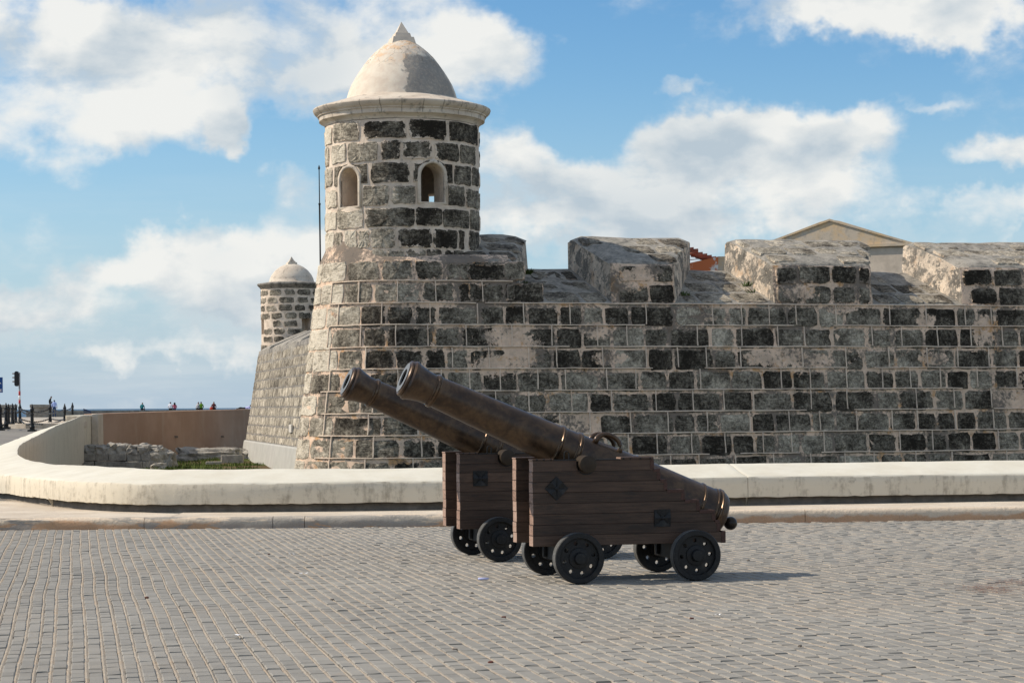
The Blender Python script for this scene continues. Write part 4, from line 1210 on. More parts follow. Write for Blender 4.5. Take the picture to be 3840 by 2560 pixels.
# ------------------------------------------------------------------ lightning rod behind the turret
a, b = at(1196.5, 632, 53), at(1202, 985, 53); b.z = 4.7
mb = MB(); v = (b - a); mb.tube([a, a + v * .3, a + v * .305, a + v * .6, b], [.012, .014, .022, .02, .022], 8); mb.tube([a + v * .295, a + v * .31], [.03, .03], 8)
mb.lathe([(0, .004), (.05, .03), (.10, .018), (.14, .002)], 8, org=(a.x, a.y, a.z - .05))
mb.v = [(x - b.x, y - b.y, z - b.z) for x, y, z in mb.v]
o = mb.build('lightning_rod', M['black_iron']); o.location = b; tag(o, 'thin dark spiked metal rod rising beside the near turret', 'pole')

# ------------------------------------------------------------------ buildings showing above the battlements
def build_gable():
    Y = 74.0
    ap = at(3112, 823, Y); half = 3.0; zb = at(3112, 921, Y).z; zt = ap.z
    root = empty('gabled_building', (ap.x, Y, 4.0), R(-24)); tag(root, 'ochre plastered building with triangular gable behind the battlements', 'building')
    def P(mb, pts, y0, y1):
        k = len(pts); vs = [(x, y0, z) for x, z in pts] + [(x, y1, z) for x, z in pts]
        mb.add(vs, [tuple(range(k)), tuple(range(2 * k - 1, k - 1, -1))] + [(i, k + i, k + (i + 1) % k, (i + 1) % k) for i in range(k)])
    mb = MB(); P(mb, [(-half, zb - 4), (half, zb - 4), (half + .25, zt - 4 - .32 * (half + .25)), (.35, zt - 4 - .07), (0, zt - 4), (-.35, zt - 4 - .07), (-half - .25, zt - 4 - .32 * (half + .25))], 0, .5); mb.build('gable', M['ochre_plaster'], root)
    for sd in (-1, 1):
        x1 = sd * (half + .28); z1 = zt - 4 - .32 * (half + .28)
        mb = MB(); P(mb, [(0, zt - 4 + .02), (x1, z1 + .02), (x1, z1 - .05), (0, zt - 4 - .05)][::sd], -.05, -.004); mb.build('raking_moulding', M['ochre_plaster'], root)
    mb = MB(); mb.box(-half - .15, half + .15, -.06, .5, zb - 4 - .10, zb - 4 - .004); mb.build('ledge', M['ochre_plaster'], root)
    mb = MB(); mb.box(-half, half, .05, 6, -2.5, zb - 4 - .104); mb.build('wall', M['beige_plaster'], root)
    mb = MB(); P(mb, [(half + .3, zt - 4 - .32 * (half + .3)), (0, zt - 4 + .01), (-half - .3, zt - 4 - .32 * (half + .3)), (-half - .3, zt - 4 - .32 * (half + .3) - .1), (0, zt - 4.12), (half + .3, zt - 4 - .32 * (half + .3) - .1)], .5, 6); mb.build('roof', M['roof_tile'], root)
build_gable()
def build_tiled():
    Y = 58.0
    c = at(2650, 1035, Y); root = empty('tiled_house', (c.x, Y, 4.2)); tag(root, 'small white and orange house corner with red roof tiles seen between merlons', 'building')
    def L(x, y): p = at(x, y, Y); return (p.x - c.x, p.z - 4.2)
    pts = [L(2560, 1075), L(2693, 1075), L(2693, 962), L(2675, 966), L(2560, 992)]
    k = len(pts)
    mb = MB(); mb.add([(x, 0, z) for x, z in pts] + [(x, 2.5, z) for x, z in pts], [tuple(range(k)), tuple(range(2 * k - 1, k - 1, -1))] + [(i, k + i, k + (i + 1) % k, (i + 1) % k) for i in range(k)]); mb.build('wall', M['peeling_paint'], root)
    x0, z0 = L(2694, 1075); x1, z1 = L(2722, 961)
    mb = MB(); mb.box(x0, x1, .04, 2.5, z0, z1); mb.build('end_wall', M['ochre_plaster'], root)
    for i in range(7):           # hip tiles climbing to the left
        px, py = 2668 - i * 17, 972 - i * 5.5 - (7 if i > 3 else 0)
        x, z = L(px, py); mb = MB()
        pr = [(-.16, .055), (.0, .07), (.16, .085)]
        mb.lathe(pr, 12, axis='x', org=(x, .35, z + .02)); t = mb.build('roof_tile', M['roof_tile'], root, True)
    mb = MB(); mb.lathe([(0, .11), (.05, .12), (.09, .06), (.12, .07), (.16, .05), (.2, .01)], 12, org=(L(2598, 948)[0], .35, L(2598, 953)[1])); mb.build('finial', M['roof_tile'], root, True)
    mb = MB(); xa, za = L(2560, 985); xb, zb = L(2676, 966)
    mb.add([(xa - 2, .2, za), (xb, .2, zb), (xb - .4, 2.4, zb + .1), (xa - 2, 2.4, za + .75)], [(0, 1, 2, 3)]); mb.build('roof', M['roof_tile'], root)
build_tiled()

# ------------------------------------------------------------------ brown moat wall and end pier
def build_brown():
    root = empty('moat_wall', (-17, 115, -1.3)); tag(root, 'long rendered brown wall closing the far side of the moat', 'wall')
    vs, fs = [], []; n = 48; zs = [-1.4, -.7, 0, .7, 1.4, 1.46]
    pts = []
    for i in range(n + 1):
        Y = lerp(105, 140, i / n); pts.append((brown_x(Y), Y))
    for (x, y) in pts:
        top = interp([(105, 1.44), (115, 1.53), (125, 1.60), (140, 1.62)], y)
        d = Vector((.94, -.27, 0))
        for k, z in enumerate(zs):
            zz = lerp(-1.4, top, (z + 1.4) / 2.86); q = .04 * fbm(y * .5, zz, 3) + .1 * (1 - (z + 1.4) / 2.86)
            vs.append((x + d.x * q + 17, y + d.y * q - 115, zz + 1.3))
        vs.append((x - .5 + 17, y + .14 - 115, top + 1.31)); vs.append((x - .5 + 17, y + .14 - 115, .4))
    m = len(zs) + 2
    for i in range(n):
        for j in range(m - 1): fs.append((i * m + j, (i + 1) * m + j, (i + 1) * m + j + 1, i * m + j + 1))
    fs.append(tuple(range(m)))
    o = mesh_obj('wall_face', vs, fs, M['brown_render'], root); autosmooth(o, 40)
    for (px, py) in ((654, 1637), (827, 1636)):
        a_, b_ = unproj(px, py); Y = next(y / 10 for y in range(1050, 1400) if brown_x(y / 10) > a_ * y / 10 or y == 1399)
        mb = MB(); mb.box(-.10, .10, -.08, .05, -.05, .05); o = mb.build('drain_hole', M['base_render'], root); o.location = (a_ * Y + 17 + .1, Y - 115 - .05, EYE + b_ * Y + 1.3)
    p = empty('end_pier', (-20.9, 103, -1.2)); tag(p, 'grey plastered pier joining the low wall to the brown moat wall', 'pier')
    mb = MB(); mb.box(-.35, .38, -1.5, 2.2, 0, 2.58, .03, jit=.02); mb.build('shaft', M['limewash'], p)
    mb = MB(); mb.box(.385, .72, 1.0, 2.3, 0, 2.64, .03, jit=.02); mb.build('return_block', M['pavement_cement'], p)
build_brown()

# ------------------------------------------------------------------ ruins and turf in the moat
def rock(name, c, size, seed, mat='rubble_stone', parent=None, sub=4):
    bm = bmesh.new(); bmesh.ops.create_icosphere(bm, subdivisions=sub, radius=1)
    for v in bm.verts:
        d = v.co.normalized(); k = 1 + .30 * fbm(d.x * 1.6 + seed, d.y * 1.6, d.z * 1.6, 3) + .12 * fbm(d.x * 5, d.y * 5 + seed, d.z * 5, 4)
        q = Vector((math.copysign(abs(d.x) ** .6, d.x), math.copysign(abs(d.y) ** .6, d.y), math.copysign(abs(d.z) ** .7, d.z)))
        v.co = Vector((q.x * size[0] * k, q.y * size[1] * k, max(-.25, q.z * size[2] * k)))
    me = bpy.data.meshes.new(name); bm.to_mesh(me); bm.free(); me.materials.append(M[mat])
    o = bpy.data.objects.new(name, me); o.location = c; COL.objects.link(o)
    if parent: o.parent = parent
    return o
def build_ruins():
    Y = 100.5
    root = empty('ruined_wall', (-18.4, Y, -1.15)); tag(root, 'ruined low wall of squared stone blocks in the moat by the low wall', 'ruin')
    x0, x1 = -20.1, -17.0
    for r_, (z0, z1) in enumerate(((.0, .38), (.39, .74))):
        x = x0 - uni(0, .3)
        while x < x1 + .2 - r_ * .1:
            L = uni(.55, .95); mb = MB(); mb.box(x + 18.4, min(x + L, x1 + .3) + 18.4, -.3 + uni(-.02, .02) + r_ * .04, .8, z0, z1 - .01, .02, jit=.015)
            b = mb.build('block', M['rubble_stone'], root); x += L + .02
    for i in range(7):
        o = rock('block', (x0 + 18.4 + .25 + i * .5, .25 + uni(-.1, .1), .86), (.36, .45, uni(.22, .42)), i * 3.1, parent=root, sub=3)
    o = rock('rubble_end', (1.65, .35, .15), (.75, .6, .75), 4.2, parent=root)
    o = rock('rubble_heap', (-15.9, 112.2, -1.15), (2.0, .9, .80), 9.3); tag(o, 'long pale rubble heap in the moat before the brown wall', 'rubble')
    o = rock('rubble_heap', (-14.55, 113.0, -1.15), (1.0, .8, .62), 5.7); tag(o, 'lower rubble heap beside the white plinth of the far bastion', 'rubble')
    o = rock('rubble_heap', (-16.55, 99.6, -1.2), (.42, .4, .34), 2.7, sub=3); tag(o, 'small loose stone on the turf before the ruined wall', 'rubble')
    c = at(872, 1735, 109); mb = MB(); mb.box(-.55, .55, -.25, .25, -.1, .42, .03, jit=.03); o = mb.build('stone_block', M['rubble_stone']); o.location = (c.x, 109, -1.12); tag(o, 'low stone block on the turf next to the white plinth', 'stone')
    c = at(803, 1742, 107); mb = MB(); mb.box(-.4, .4, -.15, .15, -.05, .10, .02, jit=.02); o = mb.build('stone_slab', M['rubble_stone']); o.location = (c.x, 107, -1.1); tag(o, 'thin flat stone slab lying on the moat turf', 'stone')
    # grass
    mb = MB()
    for i in range(9000):
        y = uni(93, 118); x = uni(-19.8, -11.5 - (118 - y) * .02)
        g = fbm(x * .35, y * .35, 2, 3)
        if g + uni(-.25, .25) < -.05: continue
        z = -1.16 + .10 * fbm(x * .3, y * .3) + .55 * max(0, min(1, (y - 108) / 14)); h = uni(.05, .15) * (1.1 + g); a = uni(0, 3.14); dx, dy = math.cos(a) * .035, math.sin(a) * .035
        mb.add([(x - dx, y - dy, z), (x + dx, y + dy, z), (x + uni(-.05, .05), y + uni(-.05, .05), z + h)], [(0, 1, 2)])
    o = mb.build('grass', M['grass_blade']); tag(o, 'short green grass on the moat floor', 'grass', kind='stuff')
build_ruins()

# ------------------------------------------------------------------ esplanade furniture
def zg(Y): return interp(GZ, Y)
def build_island():
    pts = [at(100, 1605, 92.5), at(260, 1600, 92.0), at(330, 1590, 97)]
    vs = []; base = [(-21.9, 90.5), (-17.4, 90.5), (-19.6, 104), (-26, 106), (-30, 97)]
    base = [(-24.5, 93.2), (-20.8, 91.2), (-18.9, 91.2), (-20.6, 103.6), (-23, 122), (-34, 122), (-34, 97)]
    k = len(base)
    vs = [(x, y, zg(y) - .1) for x, y in base] + [(x, y, zg(y) + .05 + .16 * max(0, min(1, (x + 25) / 3)) * (1 if y < 95 else .5)) for x, y in base]
    o = mesh_obj('traffic_island', vs, [tuple(range(k, 2 * k))] + [(i, (i + 1) % k, k + (i + 1) % k, k + i) for i in range(k)], M['pavement_cement']); o['kind'] = 'structure'
build_island()

BOL = [(120.7, 1613, 1513.5), (188, 1592, 1510), (243, 1591, 1512), (272, 1578, 1508), (75, 1594, 1509), (59, 1596, 1512.6), (47, 1599, 1511), (32, 1603, 1513), (23, 1603, 1509), (1.4, 1610, 1513)]
def build_bollards():
    H = 1.06; pos = []
    mb = MB(); mb.box(-.16, .16, -.16, .16, -.2, .035, .008)
    mb.lathe([(.035, .105), (.12, .10), (.14, .115), (.16, .095), (.24, .082), (.26, .095), (.28, .075), (.60, .062), (.62, .082), (.66, .082), (.68, .06), (.72, .058), (.75, .075), (.82, .085), (.88, .07), (.91, .045), (.925, .055), (.95, .05), (.98, .025), (1.0, .035), (1.03, .025), (1.06, .004)], 14)
    first = None
    labels = ['black iron bollard standing nearest in front of the kerb', 'black iron bollard just left of the man in light blue', 'black iron bollard with chains, second from the right end of the row', 'black iron bollard ending the chain at the low wall', 'black iron bollard right beside the striped traffic light pole',
              'black iron bollard just left of the one by the traffic light', 'black iron bollard fourth from the left edge', 'black iron bollard third from the left edge', 'black iron bollard second from the left edge', 'black iron bollard at the left edge of the picture']
    for i, (x, yb, yt) in enumerate(BOL):
        Y = H * F / (yb - yt); b = at(x, yb, Y)
        if first is None:
            first = mb.build('bollard', M['black_paint']); autosmooth(first, 40); o = first
        else: o = first.copy(); COL.objects.link(o)
        o.location = b; pos.append(b); tag(o, labels[i], 'bollard', 'chained iron bollards on the esplanade')
    def chain(a, b, z, sag, lab):
        mb = MB(); n = 34; d = (b - a)
        L = []
        for i in range(n + 1):
            t = i / n; p = a.lerp(b, t); p = p + Vector((0, 0, z - sag * 4 * t * (1 - t))); L.append(p)
        for i in range(n):
            p, q = L[i], L[i + 1]; m = (p + q) / 2; t = (q - p).normalized(); l = (q - p).length * .68
            s = t.cross(Vector((0, 0, 1))).normalized() if i % 2 else t.cross(Vector((0, 0, 1))).normalized().cross(t)
            ring = [m + t * (l * math.cos(k * math.pi / 4)) + s * (.028 * math.sin(k * math.pi / 4)) for k in range(8)]
            mb.tube(ring, .014, 5, close=True)
        mb.v = [Vector(v) - a for v in mb.v]
        o = mb.build('chain', M['black_paint']); o.location = a; tag(o, lab, 'chain', 'chains hanging between the bollards')
    P = pos
    for (i, j, nm) in ((4, 0, 'from the bollard by the traffic light to the nearest bollard'), (4, 1, 'behind, from the traffic light bollard towards the man in light blue'), (0, 2, 'from the nearest bollard to the right part of the row'), (1, 3, 'from the middle bollard to the last one at the wall'), (9, 8, 'at the left edge between the first two bollards'), (5, 4, 'between the two bollards left of the traffic light'), (7, 6, 'between the third and fourth bollards from the left edge')):
        for z, sg, w in ((.78, .17, 'upper'), (.30, .15, 'lower')): chain(P[i], P[j], z, sg, w + ' black chain ' + nm)
build_bollards()

def build_light():
    Y = 125.0; b = at(74, 1562, Y); b.z = zg(Y)
    root = empty('traffic_light', b); tag(root, 'side-on black traffic light on a red and white striped pole', 'traffic light')
    top = at(72, 1396, Y).z - b.z; zb = at(73, 1466, Y).z - b.z
    mb = MB(); mb.lathe([(0, .055), (top, .05)], 12); pole = mb.build('pole', M['grey_metal'], root, True)
    z1 = zb; h = .255; i = 0
    while z1 > 0:
        mb = MB(); mb.lathe([(max(0, z1 - h), .062), (z1, .062)], 12); mb.build('stripe', M['red_paint' if i % 2 == 0 else 'white_paint'], pole, True); z1 -= h; i += 1
    zt, zl = at(64, 1391.5, Y).z - b.z, at(64, 1448, Y).z - b.z
    # rounded housing seen from the side
    r = .11; pts = []
    for k in range(9): a = math.pi * k / 8; pts.append((r * math.cos(a), zt - r + r * math.sin(a)))
    for k in range(9): a = math.pi + math.pi * k / 8; pts.append((r * math.cos(a), zl + r + r * math.sin(a)))
    k = len(pts); mb = MB()
    mb.add([(x - .16, -.14, z) for x, z in pts] + [(x - .16, .14, z) for x, z in pts], [tuple(range(k)), tuple(range(2 * k - 1, k - 1, -1))] + [(i, k + i, k + (i + 1) % k, (i + 1) % k) for i in range(k)])
    mb.build('housing', M['black_paint'], root)
    for zc in (lerp(zl, zt, .78), lerp(zl, zt, .52), lerp(zl, zt, .25)):
        mb = MB()
        vs = []
        for q in range(9):
            a = math.pi * q / 8 ; c_, s_ = math.cos(a) * .10, math.sin(a) * .10
            vs += [(-.26, c_, zc + s_), (-.40, c_ * 1.0, zc + s_ + .01)]
        mb.add(vs, [(i * 2, i * 2 + 1, i * 2 + 3, i * 2 + 2) for i in range(8)])
        mb.build('hood', M['grey_metal'], root)
        mb = MB(); mb.lathe([(-.285, .085), (-.262, .09)], 14, axis='x', org=(0, 0, zc)); mb.build('lens', M['lamp_glass'], root)
build_light()

def build_sign():
    Y = 96.0; z0, z1 = at(5, 1471.5, Y).z, at(5, 1414, Y).z; xr = at(10.2, 1440, Y).x
    root = empty('road_sign', (xr - .9, Y, zg(Y))); tag(root, 'blue rectangular road sign with white arrow at the left edge', 'sign')
    g = zg(Y); w = 1.8
    mb = MB(); mb.box(-.9, .9, -.015, .015, z0 - g, z1 - g, .004); panel = mb.build('panel', M['sign_blue'], root)
    for x in (-.6, .25): mb = MB(); mb.lathe([(0, .035), (z1 - g - .02, .035)], 10, org=(x, .06, 0)); mb.build('post', M['grey_metal'], root, True)
    # right part of an arrow head and the last letter of the lettering
    zc = at(4, 1434, Y).z - g; x1 = at(6.0, 1434, Y).x - (xr - .9)
    mb = MB(); mb.add([(x1 - .34, -.019, zc + .20), (x1, -.019, zc - .05), (x1 - .09, -.019, zc - .05), (x1 - .34, -.019, zc + .08)], [(0, 3, 2, 1)]); mb.build('arrow', M['white_paint'], panel)
    xl = at(.8, 1463, Y).x - (xr - .9); xe = at(6.8, 1463, Y).x - (xr - .9); za, zb = at(4, 1468, Y).z - g, at(4, 1458.5, Y).z - g
    mb = MB(); t = (zb - za) * .17; y = (-.021, -.016)
    mb.box(xl, xl + t * 1.2, *y, za, zb)
    for zz in (za, (za + zb) / 2 - t / 2, zb - t): mb.box(xl + t * 1.2, xe, *y, zz, zz + t)
    mb.build('letter', M['white_paint'], panel)
build_sign()

def build_malecon():
    Y = 228.0
    o = empty('sea_wall', (0, Y, .85)); tag(o, 'long dark sea wall along the horizon where people sit', 'wall')
    xs = [at(98, 1540, Y).x, -46, -41, -36, -31, -26, -20, -12, -4, 6, 20]
    for a, b in zip(xs, xs[1:]):
        mb = MB(); mb.box(a, b - .02, 0, .9, -.3, .64, .03, jit=.02); mb.build('wall_block', M['sea_wall_stone'], o)
    for (px0, px1, Yp, lab, out) in ((112, 186, 214.0, 'broad stone pier with flat cap by the man in light blue', 0), (-160, 51, 219.0, 'stone pier with flat cap at the left edge', 0)):
        x0, x1 = at(px0, 1540, Yp).x, at(px1, 1540, Yp).x; zc = at(150, 1516, Yp).z
        r = empty('stone_pier', ((x0 + x1) / 2, Yp, .8)); tag(r, lab, 'pier', 'stone piers along the sea wall')
        h = (x1 - x0) / 2
        mb = MB(); mb.box(-h + .12, h - .12, 0, 1.6, -.2, zc - .8 - .3, .03, jit=.02); mb.build('shaft', M['pier_stone'], r)
        mb = MB(); mb.box(-h, h, -.12, 1.72, zc - .8 - .3, zc - .8, .03, jit=.02); mb.build('cap', M['plaque_stone' if out else 'pier_stone'], r)
    # dark blue slatted rack
    Yr = 200.0; a, b = at(314, 1556, Yr), at(339, 1556, Yr)
    r = empty('barrier_rack', (a.x, Yr, zg(Yr))); tag(r, 'dark blue slatted metal barrier beside the end of the low wall', 'barrier')
    w = b.x - a.x
    for k in range(8):
        mb = MB(); zt = lerp(at(314, 1531, Yr).z, at(339, 1541, Yr).z, k / 7) - zg(Yr); mb.box(k * w / 7, k * w / 7 + .045, 0, .04, 0, zt); mb.build('bar', M['rack_blue'], r)
    mb = MB(); za, zb = at(314, 1532, Yr).z - zg(Yr), at(339, 1542, Yr).z - zg(Yr); mb.add([(-.03, -.04, za - .12), (w + .07, -.04, zb - .12), (w + .07, -.04, zb), (-.03, -.04, za), (-.03, .0, za - .12), (w + .07, .0, zb - .12), (w + .07, .0, zb), (-.03, .0, za)], [(0, 1, 2, 3), (7, 6, 5, 4), (3, 2, 6, 7), (0, 4, 5, 1), (1, 5, 6, 2), (0, 3, 7, 4)]); mb.build('top_rail', M['rack_blue'], r)
build_malecon()

# ------------------------------------------------------------------ people (far away)
def cloth(name, c, stripes=None):
    if stripes:
        def fn(nt, bs, pos):
            z = nd(nt, 'ShaderNodeSeparateXYZ', {0: nd(nt, 'ShaderNodeTexCoord').outputs['Object']}).outputs
            s = mth(nt, 'SINE', mth(nt, 'MULTIPLY', mth(nt, 'MULTIPLY_ADD', z[0], .5, z[2]), 52))
            setc(nt, bs, mixc(nt, smooth(nt, s, -.1, .1), c, stripes))
        return new_mat(name, fn, .9, spec=.1)
    return plain(name, c, .1, 9, .9)
plain('skin_tan', (.33, .18, .115), .05, 9, .6); plain('hair_dark', (.012, .010, .009), .2, 20, .7); plain('hair_grey', (.15, .11, .08), .2, 20, .7)
def person(label, loc, rz, pose, shirt, trousers, hair='hair_dark', scale=1.0, long_hair=False, lean=0.0):
    # joints: x right, y forward (facing), z up; seated origin = seat, standing origin = soles
    if pose == 'stand':
        J = {'pel': (0, 0, .95), 'sp': (0, .0, 1.18), 'ch': (0, -.01, 1.38), 'nk': (0, 0, 1.50), 'hd': (0, .02, 1.62), 'ht': (0, .02, 1.71)}
        legs = {s: [(s * .09, 0, .90), (s * .10, .02, .50), (s * .11, -.02, .08), (s * .12, .12, .04)] for s in (-1, 1)}
        arms = {s: [(s * .17, 0, 1.40), (s * .25, -.02, 1.14), (s * .24, .08, .93), (s * .23, .10, .84)] for s in (-1, 1)}
    elif pose == 'sit':
        l = lean
        J = {'pel': (0, 0, .10), 'sp': (0, .03 + l * .2, .32), 'ch': (0, .07 + l * .5, .52), 'nk': (0, .12 + l * .8, .63), 'hd': (0, .16 + l, .74), 'ht': (0, .17 + l, .83)}
        legs = {s: [(s * .09, .05, .10), (s * .12, .44, .12), (s * .11, .47, -.30), (s * .12, .58, -.36)] for s in (-1, 1)}
        arms = {s: [(s * .17, .07 + l * .5, .52), (s * .24, .12 + l * .4, .28), (s * .15, .36, .20), (s * .12, .42, .17)] for s in (-1, 1)}
    else:   # lying on one elbow along x
        J = {'pel': (-.25, 0, .13), 'sp': (.0, 0, .16), 'ch': (.22, 0, .24), 'nk': (.34, 0, .32), 'hd': (.42, 0, .42), 'ht': (.45, 0, .50)}
        legs = {s: [(-.32, s * .08, .13), (-.70, s * .10, .22 if s > 0 else .10), (-1.05, s * .10, .08), (-1.14, s * .1, .12)] for s in (-1, 1)}
        arms = {s: [(.22, s * .17, .24), (.28, s * .22, .06), (.45, s * .12, .04), (.53, s * .1, .04)] for s in (-1, 1)}
    vs, es, rad, reg = [], [], [], []
    def add(p, r, g, link=None):
        vs.append(Vector(p)); rad.append(r); reg.append(g)
        if link is not None: es.append((link, len(vs) - 1))
        return len(vs) - 1
    pel = add(J['pel'], .145, 'tr'); sp = add(J['sp'], .13, 'sh', pel); ch = add(J['ch'], .15, 'sh', sp); nk = add(J['nk'], .06, 'sk', ch); hd = add(J['hd'], .095, 'hd', nk); ht = add(J['ht'], .075, 'ha', hd)
    for s in (-1, 1):
        L = legs[s]; q = add(L[0], .095, 'tr', pel); q = add(L[1], .065, 'tr', q); q = add(L[2], .045, 'tr', q); add(L[3], .04, 'sk', q)
        A_ = arms[s]; q = add(A_[0], .065, 'sh', ch); q = add(A_[1], .047, 'sh' if pose != 'x' else 'sk', q); q = add(A_[2], .035, 'sk', q); add(A_[3], .035, 'sk', q)
    me = bpy.data.meshes.new('person'); me.from_pydata(vs, es, []); me.update()
    o = bpy.data.objects.new('person', me); COL.objects.link(o)
    sk = o.modifiers.new('skin', 'SKIN'); sk.use_smooth_shade = True
    lay = me.skin_vertices[0].data
    for i, r in enumerate(rad): lay[i].radius = (r, r); lay[i].use_root = (i == 0)
    sb = o.modifiers.new('sub', 'SUBSURF'); sb.levels = 1; sb.render_levels = 1
    dg = bpy.context.evaluated_depsgraph_get(); dg.update()
    m2 = bpy.data.meshes.new_from_object(o.evaluated_get(dg)); o.modifiers.clear(); o.data = m2
    m2.materials.clear()
    for m in ('skin_tan', trousers, shirt, hair): m2.materials.append(M[m])
    idx = {'sk': 0, 'tr': 1, 'sh': 2, 'hd': 0, 'ha': 3}
    hc = Vector(J['hd'])
    for f in m2.polygons:
        c = f.center; best, bi = 9, 0
        for (a, b) in es:
            pa, pb = vs[a], vs[b]; d = pb - pa; t = max(0, min(1, (c - pa).dot(d) / d.length_squared)); dist = (c - (pa + d * t)).length / (rad[a] * (1 - t) + rad[b] * t)
            if dist < best: best, bi = dist, (a if t < .5 else b)
        g = reg[bi]
        if g in ('hd', 'ha'): g = 'ha' if (c.z > hc.z + .02 or c.y < hc.y - .02) else 'hd'
        f.material_index = idx[g]
    o.location = loc; o.rotation_euler = (0, 0, rz); o.scale = (scale,) * 3
    if long_hair:
        mb = MB(); h = Vector(J['hd']); mb.lathe([(-.34, .03), (-.30, .09), (-.15, .11), (.0, .115), (.08, .09), (.12, .02)], 12, org=(h.x, h.y - .06, h.z)); mb.build('hair', M[hair], o, True)
    tag(o, label, 'person'); return o
cloth('shirt_teal', (.01, .13, .15)); cloth('shirt_white', (.72, .72, .76)); cloth('shirt_black', (.012, .016, .018)); cloth('shirt_blue', (.38, .48, .80)); cloth('jeans', (.02, .045, .12)); cloth('dark_trousers', (.02, .018, .022))
cloth('shirt_pink', (.40, .08, .12)); cloth('shirt_green', (.10, .22, .012)); cloth('shirt_maroon', (.075, .016, .018)); cloth('shirt_striped', (.70, .70, .72), (.015, .016, .03)); cloth('bag_red', (.50, .05, .02)); cloth('shirt_lilac', (.55, .52, .80))
SW = 1.49
def sw(px): return (at(px, 1533, 228.2).x, 228.25, SW)
person('person in teal shirt sitting alone on the sea wall', sw(532), R(-12), 'sit', 'shirt_teal', 'dark_trousers', 'hair_grey', 1.0)
person('person in white shirt sitting on the sea wall beside a long-haired person', sw(638), 0, 'sit', 'shirt_white', 'dark_trousers', scale=1.05)
person('person with long dark hair sitting beside the white shirt', sw(655), R(15), 'sit', 'shirt_pink', 'jeans', scale=.95, long_hair=True)
person('person in black and white striped shirt leaning towards the green top', sw(738), R(-35), 'sit', 'shirt_striped', 'dark_trousers', scale=1.02, lean=.10)
person('person in green top sitting next to the striped shirt', sw(754), R(8), 'sit', 'shirt_green', 'dark_trousers', scale=1.05)
person('person in maroon top sitting on the sea wall with a red bag', sw(801), 0, 'sit', 'shirt_maroon', 'dark_trousers', 'hair_grey', 1.04)
b = sw(793); mb = MB(); mb.lathe([(0, .10), (.05, .17), (.18, .18), (.26, .11), (.29, .03)], 12); mb.tube([(-.10, 0, .24), (-.06, 0, .36), (.06, 0, .36), (.10, 0, .24)], .015, 6); o = mb.build('bag', M['bag_red'], None, True); o.location = (b[0], 228.1, SW); tag(o, 'red bag on the sea wall beside the maroon top', 'bag')
person('person in white lying on the sea wall beside the far bastion', sw(925), 0, 'lie', 'shirt_lilac', 'dark_trousers')
p_ = at(183, 1516, 214.3); person('person in black shirt sitting on the corner of the stone pier', (p_.x, 214.5, p_.z), R(-70), 'sit', 'shirt_black', 'dark_trousers', scale=1.0, lean=.05)
p_ = at(204, 1563, 211.0); person('person in light blue shirt and jeans standing below the stone pier', (p_.x, 211.0, zg(211)), R(5), 'stand', 'shirt_blue', 'jeans', scale=1.0)

